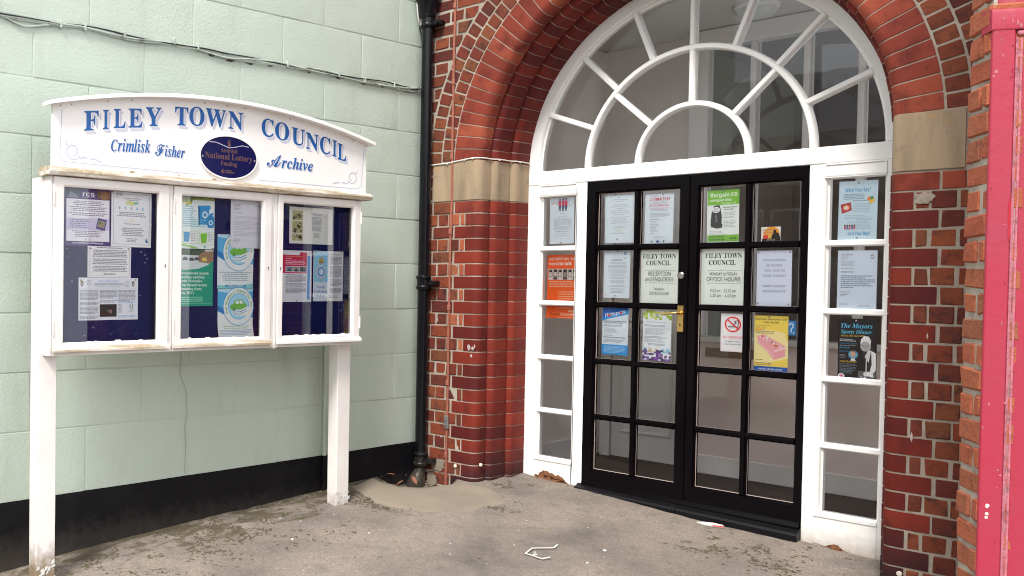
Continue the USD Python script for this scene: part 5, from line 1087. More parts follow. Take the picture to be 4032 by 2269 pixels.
st_ = [(0.255 + (0.205 if i % 2 == 0 else 0.150)*math.sin(i*math.pi/8), 0.415 - (0.175 if i % 2 == 0 else 0.128)*math.cos(i*math.pi/8)) for i in range(16)]
p.poly(st_, ink(160, 172, 184), 'crest', 2); p.poly([(0.255+(u-.255)*.88, 0.415+(v-.415)*.88) for u, v in st_], ink(206, 214, 220), 'crest', 3); p.poly([(0.215, 0.55), (0.295, 0.55), (0.255, 0.635)], ink(160, 172, 184), 'crest', 3)
p.disc(0.255, 0.415, 0.120, ink(52, 130, 200), 'crest', 4); p.disc(0.255, 0.415, 0.088, ink(170, 204, 230), 'crest', 5)
p.poly([(0.255+(0.075 if i % 2 == 0 else 0.026)*math.sin(i*math.pi/5), 0.415-(0.062 if i % 2 == 0 else 0.021)*math.cos(i*math.pi/5)) for i in range(10)], ink(232, 236, 240), 'crest', 6)
p.poly([(0.175, 0.245), (0.165, 0.165), (0.205, 0.185), (0.235, 0.135), (0.255, 0.105), (0.275, 0.135), (0.305, 0.185), (0.345, 0.165), (0.335, 0.245)], ink(196, 164, 84), 'crown', 3); p.r(0.18, 0.225, 0.33, 0.245, ink(150, 112, 52), 'crown', 4)
for i, tx in enumerate(('North', 'Yorkshire', 'Police')): p.t(tx, 0.245, 0.745+0.087*i, 0.058, ink(60, 120, 184), 'serif', lay=3, w=(0.27, 0.43, 0.28)[i])
p.t('Have Your Say', 0.745, 0.072, 0.032, ink(100, 102, 112), 'sans', w=0.37); p.r(0.56, 0.082, 0.93, 0.085, GT)
for v, n in ((0.115, 7), (0.305, 10), (0.57, 6), (0.74, 5)): p.lines(0.56, 0.95, v, 0.0235, n, GT, align='j', h=.6, seed=n)
p.lines(0.52, 0.9, 0.895, 0.028, 2, GT, h=.5); p.build([(0.055, 0.03), (0.93, 0.03), (0.5, 0.985)])
q = np.random.default_rng(4)
for i, (s, z) in enumerate([(0.655-.02, 1.60), (0.575, 1.455), (0.60, 1.44), (0.612, 1.42), (0.60, 1.40), (0.57, 1.23), (0.30, 1.07), (0.45, 1.06), (0.47, 1.045), (0.46, 1.03), (0.55, 1.035), (0.15, 1.46), (0.155, 1.42), (0.18, 1.30), (0.40, 1.035), (0.25, 1.03), (1.345-.05, 1.46), (1.33-.03, 1.42), (1.99, 1.50), (1.99, 1.43), (1.985, 1.14), (1.99, 1.08), (1.75, 1.13), (1.66, 1.05)]):
    a = q.uniform(0.002, 0.0055); b = q.uniform(0.0015, 0.004); an = np.linspace(0, 2*math.pi, 8, endpoint=False); rr = q.uniform(0.4, 1, 8)
    ndecal('paper_scrap', Polygon([(s+a*r_*math.cos(t), z+b*r_*math.sin(t)) for r_, t in zip(rr, an)]).buffer(0), 0.0112, 'flake_white', nb)

# ------------------------------------------------------------------ notices in the doors and side windows
EX, NY = (1, 0, 0), (0, -1, 0)
PW, PC = ink(224, 236, 244), ink(232, 240, 232)
def dsheet(name, label, x0, z1, W, H, paper, cat='poster', y=0.041, **kw):
    return Sheet(name, label, cat, (x0, y, z1), EX, NY, W, H, paper, group='notices and signs behind the door and window glass', **kw)
p = dsheet('poster', 'white charity run poster with three red figures in the left side window', -0.930, 1.888, 0.176, 0.303, PW, y=0.037, rot=0.01, bend=-0.004)
p.disc(0.55, 0.11, 0.26, ink(196, 210, 236), 'picture', 1, ry=0.20)
for u in (0.40, 0.54, 0.66):
    p.disc(u, 0.035, 0.035, ink(150, 100, 90), 'runner', 2); p.poly([(u-.05, .06), (u+.05, .06), (u+.06, .17), (u-.055, .17)], ink(206, 70, 96), 'runner', 2); p.poly([(u-.045, .17), (u+.05, .17), (u+.03, .30), (u+.01, .30), (u, .21), (u-.02, .29), (u-.05, .285)], ink(70, 70, 104), 'runner', 2)
p.poly([(0.06, 0.13), (0.2, 0.09), (0.34, 0.14), (0.34, 0.15), (0.2, 0.105), (0.06, 0.145)], ink(190, 140, 120), 'picture', 2); p.poly([(0.74, 0.19), (0.86, 0.17), (0.97, 0.11), (0.97, 0.122), (0.86, 0.185), (0.74, 0.20)], ink(190, 160, 120), 'picture', 2)
p.lines(0.40, 0.62, 0.345, 0.02, 1, ink(160, 120, 140), align='c'); p.t('THE CLICK RACE', 0.52, 0.415, 0.022, ink(150, 156, 172), 'sans', w=0.34)
p.lines(0.17, 0.90, 0.455, 0.0225, 7, LT, align='j', h=.35); p.lines(0.17, 0.88, 0.625, 0.0225, 4, LT, align='j', h=.35, seed=3); p.lines(0.2, 0.85, 0.73, 0.02, 1, GT, align='c'); p.lines(0.3, 0.75, 0.775, 0.02, 1, LT, align='c'); p.lines(0.16, 0.80, 0.83, 0.02, 1, LT, align='c'); p.build([(0.47, 0.975)], 'chrome')
OR = ink(246, 98, 22)
p = dsheet('poster', 'orange counselling poster with a strip of faces in the left side window', -0.957, 1.512, 0.262, 0.422, OR, y=0.0635, bend=0.002, curl=0.01)
p.t('sometimes we', 0.05, 0.085, 0.055, ink(255, 244, 236), 'sans', 'l', w=0.74); p.t('need', 0.05, 0.165, 0.055, ink(255, 244, 236), 'sans', 'l', w=0.26); p.t('to talk', 0.34, 0.165, 0.055, ink(255, 246, 240), 'bold', 'l', w=0.345)
p.r(0.03, 0.222, 1.0, 0.395, ink(232, 222, 214), 'face_strip')
for i in range(7):
    u = 0.095+0.137*i; p.r(u-.06, .226, u+.062, .391, ink(120, 118, 116) if i % 2 else ink(170, 166, 160), 'face_strip', 2); p.disc(u, 0.30, 0.044, ink(206, 200, 194) if i != 3 else ink(150, 146, 142), 'face', 3, ry=0.062)
    p.poly([(u-.05, .31), (u-.045, .25), (u, .232), (u+.045, .25), (u+.05, .31 if i % 3 else .37), (u+.034, .275), (u-.03, .27)], ink(44, 42, 42), 'face', 4); p.disc(u-.016, .297, .006, ink(40, 40, 40), 'face', 5); p.disc(u+.018, .297, .006, ink(40, 40, 40), 'face', 5); p.r(u-.014, .328, u+.014, .332, ink(90, 76, 74), 'face', 5); p.poly([(u-.06, .391), (u-.03, .358), (u+.03, .358), (u+.06, .391)], ink(66, 64, 66) if i % 2 else ink(220, 216, 210), 'face', 4)
for i in range(3): p.lines(0.06, 0.98, 0.425+0.036*i, 0.034, 1, ink(255, 206, 170), h=.45, seed=i)
p.lines(0.34, 0.98, 0.585, 0.036, 4, ink(255, 200, 160), h=.4, seed=7); p.lines(0.28, 0.98, 0.835, 0.03, 1, ink(255, 206, 170), h=.4)
p.r(0.62, 0.868, 0.98, 0.90, ink(250, 190, 150), 'panel'); p.t('Ryedale', 0.10, 0.955, 0.042, ink(120, 58, 20), 'bolditalic', 'l', w=0.30); p.t('Counselling Service', 0.41, 0.955, 0.042, ink(255, 226, 204), 'bolditalic', 'l', w=0.72); p.lines(0.34, 0.98, 0.985, 0.02, 1, ink(255, 206, 170)); p.build([(0.03, 0.01)], 'chrome')
p = dsheet('notice', 'white typed notice with a fold across it in the top left door pane', -0.5405, 1.881, 0.191, 0.300, PW, 'notice', bend=0.004, rot=0.006)
p.r(0.0, 0.493, 1.0, 0.497, ink(196, 206, 216), 'fold')
for i, (v, w) in enumerate(((.09, .55), (.125, .3), (.20, .5), (.24, .7), (.28, .25), (.325, .65), (.365, .7), (.405, .35), (.46, .7), (.50, .45), (.54, .6), (.58, .66), (.65, .4), (.685, .5))): p.lines(0.52-w/2, 0.52+w/2, v, 0.022, 1, LT, h=.4, align='c', seed=i, short=.1)
p.lines(0.36, 0.62, 0.735, 0.022, 1, ink(208, 214, 120), h=.6); p.lines(0.2, 0.76, 0.80, 0.022, 1, LT, align='c'); p.build([(0.48, 0.04), (0.45, 0.92)], 'chrome')
p = dsheet('poster', 'white recruitment day poster with red heading in the second top door pane', -0.2800, 1.874, 0.177, 0.300, PW, rot=-0.004, bend=-0.002)
p.lines(0.18, 0.45, 0.045, 0.02, 1, ink(220, 90, 120)); p.t('JOB', 0.14, 0.135, 0.062, ink(206, 60, 84), 'light', 'l', w=0.24); p.t('MATCH', 0.385, 0.135, 0.062, ink(202, 36, 66), 'bold', 'l', w=0.46)
p.t('SCARBOROUGH LEISURE', 0.51, 0.188, 0.022, ink(140, 146, 166), 'sans', w=0.52); p.t('RECRUITMENT DAY', 0.51, 0.25, 0.042, ink(214, 60, 84), 'sans', w=0.68); p.lines(0.16, 0.86, 0.288, 0.02, 1, ink(220, 120, 140), align='c', short=.05); p.lines(0.16, 0.86, 0.315, 0.02, 2, LT, align='c'); p.lines(0.16, 0.86, 0.395, 0.023, 4, LT, h=.35, align='j'); p.lines(0.16, 0.62, 0.52, 0.023, 1, GT)
for i in range(9): p.lines(0.19, 0.32+0.13*((i*5) % 4)/3+.1, 0.555+0.03*i, 0.024, 1, LT, h=.45, seed=i)
p.lines(0.30, 0.7, 0.872, 0.02, 2, LT, align='c'); p.disc(0.25, 0.963, 0.035, ink(120, 150, 190)); p.r(0.42, 0.945, 0.51, 0.985, ink(44, 64, 150)); p.poly([(0.56, 0.985), (0.58, 0.945), (0.61, 0.985)], ink(150, 190, 130)); p.r(0.66, 0.94, 0.70, 0.985, ink(80, 96, 120)); p.build([(0.62, 0.015)], 'chrome')
p = dsheet('notice', 'white police letter with small blue crest in the left pane of the second row', -0.5410, 1.536, 0.173, 0.302, PW, 'notice', bend=-0.003, rot=-0.008)
p.disc(0.80, 0.07, 0.055, ink(96, 130, 176)); p.disc(0.80, 0.07, 0.03, ink(190, 206, 226), 'picture', 2); p.lines(0.73, 0.87, 0.155, 0.022, 2, LT, align='c', h=.4); p.lines(0.25, 0.72, 0.20, 0.022, 2, GT, align='c')
for i, (v, n) in enumerate(((.26, 2), (.325, 3), (.415, 3), (.50, 2), (.565, 2), (.64, 3), (.74, 2), (.81, 2))): p.lines(0.16, 0.88, v, 0.0225, n, LT, align='c', h=.4, seed=i)
p.lines(0.2, 0.8, 0.87, 0.02, 2, GT, align='c'); p.r(0.03, 0.91, 0.09, 0.955, ink(236, 206, 210)); p.build([(0.5, 0.03), (0.45, 0.955)], 'chrome')
SD = ink(22, 22, 24)
def council_sign(x0, rows_, label):
    p = dsheet('council_sign', label, x0, 1.5345, 0.247, 0.3265, PC, 'sign', thick=0.003)
    p.t('FILEY TOWN', 0.52, 0.165, 0.085, SD, 'serif', w=0.83); p.t('COUNCIL', 0.50, 0.290, 0.085, SD, 'serif', w=0.61)
    for tx, v, h, f, w in rows_:
        if tx == '-': p.r(0.16, v, 0.93, v+0.0045, ink(80, 84, 84), 'rule')
        else: p.t(tx, 0.53, v, h, ink(24, 25, 27), 'sans', w=w)
    p.build()
council_sign(-0.3125, [('-', 0.385, 0, 0, 0), ('RECEPTION', 0.485, 0.075, 'light', 0.56), ('and ENQUIRIES', 0.590, 0.072, 'light', 0.70), ('-', 0.620, 0, 0, 0), ('Telephone:', 0.755, 0.046, 'light', 0.26), ('(01723) 514498', 0.845, 0.056, 'light', 0.48)], 'cream council sign for reception and enquiries in the left door')
council_sign(0.0635, [('-', 0.385, 0, 0, 0), ('MONDAY to FRIDAY', 0.475, 0.052, 'light', 0.62), ('OFFICE HOURS', 0.580, 0.074, 'light', 0.76), ('-', 0.620, 0, 0, 0), ('9.00 am - 12.30 pm', 0.775, 0.056, 'light', 0.58), ('1.30 pm - 4.00 pm', 0.862, 0.056, 'light', 0.58)], 'cream council sign with office hours in the right door')
p = dsheet('poster', 'blue and white energy advice poster with wavy top in the left door', -0.5440, 1.177, 0.172, 0.303, ink(226, 238, 246), rot=-0.004)
p.poly([(0, 0), (1, 0), (1, 0.14), (0.6, 0.20), (0.3, 0.24), (0, 0.30)], ink(22, 96, 184), 'panel'); p.poly([(0, 0.24), (0.4, 0.17), (1, 0.06), (1, 0.14), (0.6, 0.20), (0.3, 0.24), (0, 0.30)], ink(38, 150, 220), 'panel', 2)
g = text2d('Hotspots', 'bold'); b = g.bounds; kx = 0.78*p.W/(b[2]-b[0]); p.add(affinity.affine_transform(g, [kx, 0, kx*0.22, 0.085*p.H, 0.11*p.W-b[0]*kx, -0.225*p.H]), ink(236, 242, 250), 'heading', 3)
p.disc(0.28, 0.183, 0.050, ink(220, 40, 60), 'heading', 4); p.disc(0.72, 0.125, 0.045, ink(220, 40, 60), 'heading', 4)
p.t('Campaigning for affordable warmth', 0.06, 0.31, 0.022, ink(60, 74, 110), 'bold', 'l', w=0.86); p.t('in the county of North Yorkshire', 0.06, 0.345, 0.022, ink(60, 74, 110), 'bold', 'l', w=0.74)
p.lines(0.06, 0.92, 0.385, 0.022, 2, GT, h=.4); p.lines(0.09, 0.6, 0.45, 0.022, 5, LT, h=.4, seed=3); p.t('Help is available:', 0.06, 0.605, 0.018, GT, 'bold', 'l', w=.35); p.lines(0.06, 0.94, 0.64, 0.025, 1, DK, h=.5, short=.05); p.lines(0.06, 0.9, 0.69, 0.022, 3, GT, h=.4); p.r(0, 0.79, 1, 1, ink(30, 146, 218), 'panel'); p.lines(0.08, 0.92, 0.825, 0.026, 6, ink(170, 214, 240), h=.5, align='j', lay=3); p.build([(0.47, 0.02), (0.47, 0.975)], 'chrome')
p = dsheet('poster', 'youth service poster with green and purple squares in the left door', -0.2770, 1.161, 0.176, 0.305, ink(230, 238, 242), rot=-0.008, bend=0.003)
q = random.Random(2)
for i in range(12):
    for j in range(4):
        if q.random() < 0.62 - 0.13*j or (i < 5 and j < 3 and q.random() < .6): p.r(i/12, j*.045, (i+1)/12, (j+1)*.045, ink(*q.choice([(150, 180, 40), (176, 200, 60), (196, 206, 110)])), 'squares')
    for j in range(6):
        if q.random() < 0.25 + 0.13*j: p.r(i/12, 1-(6-j)*.036, (i+1)/12, 1-(5-j)*.036, ink(*q.choice([(96, 50, 132), (120, 70, 156), (70, 40, 100), (150, 120, 180)])), 'squares', 2)
p.r(0.34, 0.02, 0.68, 0.15, ink(196, 210, 110), 'panel', 2); p.t('Youth', 0.50, 0.125, 0.075, ink(226, 230, 236), 'bold', lay=3, w=0.34); p.disc(0.51, 0.095, 0.055, ink(110, 110, 170), 'heading', 4, hole=.6)
p.t('VOLUNTARY YOUTH CLUB SUPPORT SERVICE', 0.5, 0.24, 0.018, ink(120, 126, 150), 'bold', w=0.72); p.lines(0.06, 0.94, 0.29, 0.022, 2, GT, h=.4); p.lines(0.10, 0.85, 0.36, 0.022, 6, LT, h=.4, seed=4); p.lines(0.06, 0.94, 0.52, 0.022, 2, GT, h=.4); p.lines(0.06, 0.94, 0.58, 0.022, 3, LT, h=.4); p.lines(0.15, 0.85, 0.665, 0.022, 2, GT, h=.4, align='c')
for i, (u, c) in enumerate(((0.1, (120, 160, 180)), (0.28, (200, 186, 150)), (0.5, (210, 196, 170)), (0.72, (150, 200, 210)), (0.9, (140, 190, 210)))): p.poly([(u-.1, .84), (u-.05, .77), (u, .74), (u+.06, .77), (u+.1, .84)], ink(*c), 'picture')
p.r(0.74, 0.84, 0.94, 0.955, ink(240, 242, 246), 'panel', 3); p.poly([(0.78, 0.94), (0.82, 0.87), (0.86, 0.90), (0.90, 0.86), (0.87, 0.94)], ink(70, 70, 110), 'picture', 4); p.build()
GRN = ink(122, 186, 60)
p = dsheet('poster', 'green and white compost bin sale poster in the right door', 0.0945, 1.875, 0.179, 0.303, ink(236, 242, 238), bend=-0.005, rot=0.012)
p.r(0.02, 0.0, 1.0, 0.285, GRN, 'panel'); p.t('Bargain £8', 0.52, 0.128, 0.075, ink(240, 248, 232), 'bold', w=0.84); p.t('compost bins', 0.42, 0.215, 0.052, ink(240, 248, 232), 'bold', w=0.68); p.t('one day sale', 0.67, 0.272, 0.040, ink(232, 244, 214), 'sans', w=0.46)
p.poly([(0.17, 0.35), (0.22, 0.295), (0.38, 0.285), (0.41, 0.34), (0.46, 0.50), (0.45, 0.64), (0.48, 0.655), (0.47, 0.72), (0.30, 0.735), (0.13, 0.70), (0.11, 0.66), (0.12, 0.55), (0.14, 0.43)], ink(52, 50, 54), 'picture', 3); p.poly([(0.24, 0.47), (0.30, 0.46), (0.33, 0.60), (0.26, 0.62)], ink(104, 100, 106), 'picture', 4); p.disc(0.28, 0.375, 0.12, ink(226, 230, 232), 'picture', 5, ry=0.10)
p.lines(0.20, 0.36, 0.355, 0.022, 3, GT, align='c', lay=6); p.t('Saturday 17 March', 0.50, 0.345, 0.024, DK, 'bold', 'l', w=.44); p.t('10am to 2pm', 0.52, 0.385, 0.024, DK, 'bold', 'l', w=.30); p.lines(0.54, 0.92, 0.43, 0.027, 3, LT, h=.4); p.lines(0.52, 0.92, 0.525, 0.027, 1, GT); p.lines(0.52, 0.94, 0.60, 0.027, 5, LT, h=.4, seed=4); p.lines(0.08, 0.6, 0.79, 0.028, 3, LT, h=.3)
p.r(0.02, 0.86, 1, 0.985, GRN, 'panel'); p.lines(0.07, 0.66, 0.885, 0.028, 2, ink(70, 104, 40), h=.4, lay=3); p.lines(0.07, 0.6, 0.95, 0.028, 1, ink(60, 90, 34), h=.6, lay=3); p.t('Y.NYZ', 0.81, 0.945, 0.032, ink(30, 44, 24), 'bold', w=.22, lay=3); p.build([(0.5, 0.03), (0.5, 0.975)], 'chrome')
p = dsheet('sticker', 'small orange sticker with a black soldier silhouette in the top right door pane', 0.395, 1.652, 0.101, 0.083, ink(236, 232, 224), 'sticker', y=0.0385)
p.disc(0.55, 0.48, 0.40, ink(246, 168, 40)); p.disc(0.55, 0.55, 0.28, ink(252, 196, 80), 'picture', 2); p.t('HEROES', 0.34, 0.30, 0.15, ink(190, 150, 120), 'bold', w=0.50, lay=3); p.t('WELCOME', 0.34, 0.47, 0.12, ink(206, 120, 90), 'bold', w=0.50, lay=3); p.poly([(0.10, 0.55), (0.36, 0.55), (0.38, 0.78), (0.12, 0.80)], ink(222, 70, 60), 'picture', 3)
p.poly([(0.53, 0.78), (0.56, 0.58), (0.63, 0.42), (0.63, 0.26), (0.69, 0.18), (0.77, 0.22), (0.78, 0.36), (0.92, 0.46), (0.985, 0.70), (0.985, 0.80)], ink(26, 22, 22), 'silhouette', 4); p.r(0.06, 0.79, 0.985, 0.96, ink(26, 22, 22), 'panel', 4); p.t('IN FILEY', 0.52, 0.93, 0.105, ink(240, 236, 230), 'bold', w=0.44, lay=5); p.build()
p = dsheet('notice', 'white closure notice in large capitals in the right door', 0.376, 1.519, 0.181, 0.309, ink(222, 230, 246), 'notice', rot=0.004)
for i, tx in enumerate(('THIS OFFICE WILL', 'BE CLOSED', 'UNTIL 10.00 AM', 'EVERY TUESDAY', '', 'SORRY FOR ANY', 'INCONVENIENCE')):
    if tx: p.t(tx, 0.51, 0.19+0.094*i, 0.038, ink(112, 118, 138), 'sans', w=(.69, .44, .58, .65, 0, .65, .65)[i])
p.build([(0.05, 0.03), (0.95, 0.03), (0.05, 0.955), (0.93, 0.965)], 'chrome')
p = dsheet('no_smoking_sign', 'white no smoking sign with red ring in the right door', 0.188, 1.160, 0.134, 0.220, ink(238, 238, 240), 'sign', y=0.0385)
RD = ink(226, 40, 44)
fr = affinity.scale(sbox(0.04*p.W, -0.97*p.H, 0.96*p.W, -0.03*p.H).buffer(0.004), 1, 1); p.add(fr.difference(fr.buffer(-0.0016)), ink(240, 190, 190), 'border')
p.poly([(0.30, 0.335), (0.72, 0.335), (0.72, 0.36), (0.30, 0.36)], SD, 'cigarette', 2); p.r(0.72, 0.335, 0.78, 0.36, ink(150, 150, 150), 'cigarette', 2); p.add(stroke([(0.60*p.W, -0.315*p.H), (0.52*p.W, -0.28*p.H), (0.64*p.W, -0.25*p.H), (0.56*p.W, -0.21*p.H), (0.70*p.W, -0.18*p.H), (0.74*p.W, -0.24*p.H), (0.70*p.W, -0.31*p.H)], 0.0022), SD, 'smoke', 2)
p.disc(0.50, 0.285, 0.335, RD, 'ring', 3, hole=0.82); p.poly([(0.27, 0.18), (0.31, 0.155), (0.73, 0.39), (0.69, 0.415)], RD, 'ring', 3); p.t('NO SMOKING', 0.52, 0.655, 0.066, ink(222, 70, 84), 'sans', w=0.80); p.t('It is against the law to', 0.50, 0.745, 0.034, ink(70, 72, 80), 'sans', w=0.66); p.t('smoke in these premises', 0.50, 0.82, 0.034, ink(70, 72, 80), 'sans', w=0.70); p.build()
YL = ink(244, 218, 96)
p = dsheet('poster', 'yellow table top sale poster with a checked tablecloth in the right door', 0.371, 1.155, 0.176, 0.311, YL, bend=0.002, rot=0.006)
p.poly([(0.0, 0.30), (0.3, 0.24), (0.9, 0.30), (1, 0.5), (1, 0.75), (0.4, 0.86), (0, 0.84)], ink(246, 232, 168), 'panel'); p.t("Mayoress' Community Fund", 0.50, 0.080, 0.036, ink(110, 100, 56), 'bold', w=0.93); p.t('Table Top Sale', 0.50, 0.135, 0.036, ink(110, 100, 56), 'bold', w=0.46)
p.t('Evron Centre Filey', 0.05, 0.19, 0.024, ink(150, 132, 60), 'sans', 'l', w=.45); p.t('10am - 2pm', 0.05, 0.228, 0.024, ink(150, 132, 60), 'sans', 'l', w=.30); p.t('FREE ENTRY', 0.05, 0.262, 0.022, ink(226, 90, 60), 'bold', 'l', w=.28); p.lines(0.05, 0.75, 0.285, 0.03, 2, ink(150, 132, 70), h=.5)
p.poly([(0.10, 0.365), (0.30, 0.335), (0.93, 0.54), (0.92, 0.72), (0.60, 0.79), (0.36, 0.63), (0.11, 0.50)], ink(226, 160, 166), 'tablecloth', 2)
for i in range(9): u = 0.10+0.058*i; p.poly([(u, 0.45+0.03*i), (u+.022, 0.455+0.03*i), (u+.03, 0.50+0.032*i), (u+.008, 0.50+0.031*i)], ink(240, 214, 214), 'tablecloth', 3)
for i in range(7): u = 0.16+0.10*i; p.poly([(u, 0.365+0.026*i), (u+.035, 0.36+0.026*i), (u+.06, 0.40+0.028*i), (u+.025, 0.405+0.028*i)], ink(240, 220, 216), 'tablecloth', 3)
p.poly([(0.60, 0.62), (0.93, 0.54), (0.93, 0.58), (0.60, 0.66)], ink(236, 200, 204), 'tablecloth', 3); p.disc(0.66, 0.535, 0.055, ink(196, 110, 50), 'food', 4, ry=.035); p.disc(0.40, 0.40, 0.04, ink(230, 226, 220), 'food', 4); p.disc(0.53, 0.475, 0.035, ink(84, 60, 50), 'food', 4, ry=.02); p.disc(0.25, 0.375, 0.03, ink(190, 60, 60), 'food', 4)
p.lines(0.05, 0.35, 0.80, 0.03, 1, ink(150, 134, 90), h=.5); p.lines(0.05, 0.7, 0.855, 0.03, 2, ink(150, 134, 90), h=.5); p.r(0, 0.915, 1, 1, ink(30, 92, 176), 'panel', 2); p.t('Saturday 10th March 2012', 0.5, 0.975, 0.030, ink(226, 236, 248), 'bold', w=0.70, lay=3); p.build([(0.46, 0.02), (0.5, 0.975)], 'chrome')
p = dsheet('sticker', 'small blue hearing loop sticker beside the yellow poster', 0.520, 1.131, 0.062, 0.080, ink(36, 122, 190), 'sticker', y=0.046)
p.add(stroke([(0.62*p.W, -0.80*p.H), (0.66*p.W, -0.55*p.H), (0.80*p.W, -0.40*p.H), (0.76*p.W, -0.22*p.H), (0.55*p.W, -0.18*p.H), (0.48*p.W, -0.34*p.H)], 0.003), ink(210, 230, 244), 'ear'); p.t('T', 0.86, 0.93, 0.15, ink(210, 230, 244), 'bold'); p.build()
p = dsheet('poster', 'pale blue poster with balloons in the right side window', 0.778, 1.879, 0.178, 0.311, ink(206, 228, 240), y=0.037, rot=-0.006, bend=-0.003)
TB = ink(84, 158, 200)
p.t('Want Your Say?', 0.49, 0.185, 0.070, TB, 'bold', w=0.66, slope=0.0); p.lines(0.12, 0.82, 0.225, 0.026, 4, ink(130, 150, 168), h=.5, seed=3); p.lines(0.36, 0.82, 0.335, 0.026, 1, ink(130, 150, 168), h=.5)
p.poly([(0.05, 0.395), (0.31, 0.355), (0.345, 0.495), (0.09, 0.55)], ink(176, 62, 60), 'picture'); p.disc(0.20, 0.45, 0.085, ink(244, 170, 140), 'picture', 2, ry=.075); p.disc(0.195, 0.45, 0.05, ink(255, 236, 220), 'picture', 3, ry=.045)
for u, v, c in ((0.78, 0.31, (240, 130, 60)), (0.85, 0.30, (60, 150, 90)), (0.83, 0.36, (244, 196, 70)), (0.885, 0.335, (240, 196, 90))): p.disc(u, v, 0.045, ink(*c), 'balloon', 2, ry=0.06)
p.lines(0.38, 0.88, 0.39, 0.026, 6, ink(170, 188, 200), h=.4, seed=5); p.lines(0.14, 0.88, 0.585, 0.026, 3, ink(170, 188, 200), h=.4); p.lines(0.45, 0.88, 0.655, 0.026, 7, ink(170, 188, 200), h=.4, seed=7)
for i, c in enumerate(((196, 60, 70), (80, 110, 180), (220, 120, 110), (60, 120, 190), (190, 80, 90))): p.disc(0.18+0.06*i, 0.75, 0.026, ink(120, 84, 70), 'children', 2); p.r(0.155+0.06*i, 0.765, 0.205+0.06*i, 0.80, ink(*c), 'children', 2)
p.poly([(0.15, 0.80), (0.45, 0.80), (0.43, 0.82), (0.17, 0.82)], ink(170, 150, 160), 'children'); p.poly([(0.2, 0.715), (0.26, 0.68), (0.36, 0.68), (0.42, 0.715)], ink(184, 206, 220), 'children'); p.t('Do it Your Way!', 0.54, 0.918, 0.062, TB, 'bold', w=0.56); p.build([(0.5, 0.035), (0.5, 0.965)], 'chrome')
p = dsheet('letter', 'white typed letter with a small shield crest in the right side window', 0.781, 1.514, 0.181, 0.309, ink(216, 230, 244), 'letter', y=0.037)
p.lines(0.09, 0.40, 0.075, 0.022, 1, GT, h=.6); p.lines(0.09, 0.30, 0.11, 0.02, 2, LT, h=.4); p.lines(0.09, 0.2, 0.165, 0.02, 1, LT); p.lines(0.09, 0.5, 0.195, 0.022, 4, LT, h=.4); p.lines(0.09, 0.45, 0.305, 0.02, 1, GT); p.t('BEWARE NOTICE', 0.09, 0.378, 0.022, ink(90, 100, 124), 'bold', 'l', w=.32)
for i in range(7): p.lines(0.09, 0.96 if i < 6 else 0.5, 0.435+0.033*i, 0.031, 1, ink(120, 132, 156), align='j', h=.5, seed=i)
p.lines(0.09, 0.4, 0.70, 0.03, 2, LT, h=.4); p.lines(0.09, 0.28, 0.755, 0.022, 2, GT, h=.4); p.lines(0.08, 0.3, 0.91, 0.02, 2, LT, h=.4); p.lines(0.53, 0.9, 0.93, 0.02, 2, LT, h=.4)
p.poly([(0.83, 0.085), (0.87, 0.06), (0.91, 0.085), (0.915, 0.13), (0.87, 0.155), (0.825, 0.13)], ink(150, 162, 176), 'crest'); p.disc(0.87, 0.11, 0.025, ink(216, 226, 234), 'crest', 2); p.build()
BK = ink(14, 16, 22, 0.35)
p = dsheet('poster', 'black sports dinner poster with a snooker player in the right side window', 0.792, 1.155, 0.178, 0.318, BK, y=0.037, rot=0.01)
CY, GO = ink(86, 190, 222), ink(220, 180, 50)
p.t('The Mayors', 0.48, 0.155, 0.072, CY, 'bolditalic', w=0.82, slope=0.0); p.t('Sports Dinner', 0.47, 0.248, 0.062, CY, 'bolditalic', w=0.80); p.t('Saturday, 10th March 2012', 0.38, 0.298, 0.028, GO, 'bolditalic', w=0.62)
p.lines(0.05, 0.50, 0.345, 0.026, 2, ink(190, 196, 200), h=.5); p.t('Featuring Guest Speaker', 0.05, 0.425, 0.024, ink(50, 140, 170), 'sans', 'l', w=.45); p.lines(0.05, 0.5, 0.448, 0.024, 1, ink(150, 156, 160)); p.t('Dennis Taylor', 0.05, 0.495, 0.026, ink(50, 150, 190), 'bold', 'l', w=.27); p.t('Martin Gunn', 0.05, 0.555, 0.024, ink(50, 150, 190), 'sans', 'l', w=.24); p.lines(0.05, 0.22, 0.60, 0.024, 3, ink(140, 146, 150), h=.4)
p.disc(0.40, 0.595, 0.125, ink(90, 160, 190), 'portrait', 2); p.disc(0.40, 0.585, 0.065, ink(206, 160, 136), 'portrait', 3, ry=.085); p.poly([(0.33, .70), (0.36, .655), (0.44, .655), (0.47, .70)], ink(226, 226, 226), 'portrait', 4); p.poly([(0.34, .56), (.37, .52), (.44, .52), (.46, .57), (.43, .548), (.37, .545)], ink(110, 80, 60), 'portrait', 4)
p.t('Tickets, £35 per person', 0.05, 0.725, 0.028, GO, 'bold', 'l', w=.44); p.lines(0.05, 0.5, 0.755, 0.025, 7, ink(120, 130, 140), h=.4); p.lines(0.08, 0.45, 0.86, 0.02, 1, ink(60, 160, 200)); p.disc(0.10, 0.955, 0.085, ink(226, 226, 232), 'badge', 3, ry=0.07); p.disc(0.10, 0.955, 0.05, ink(200, 90, 120), 'badge', 4, ry=0.035)
gr = lambda k: ink(k, k, k)
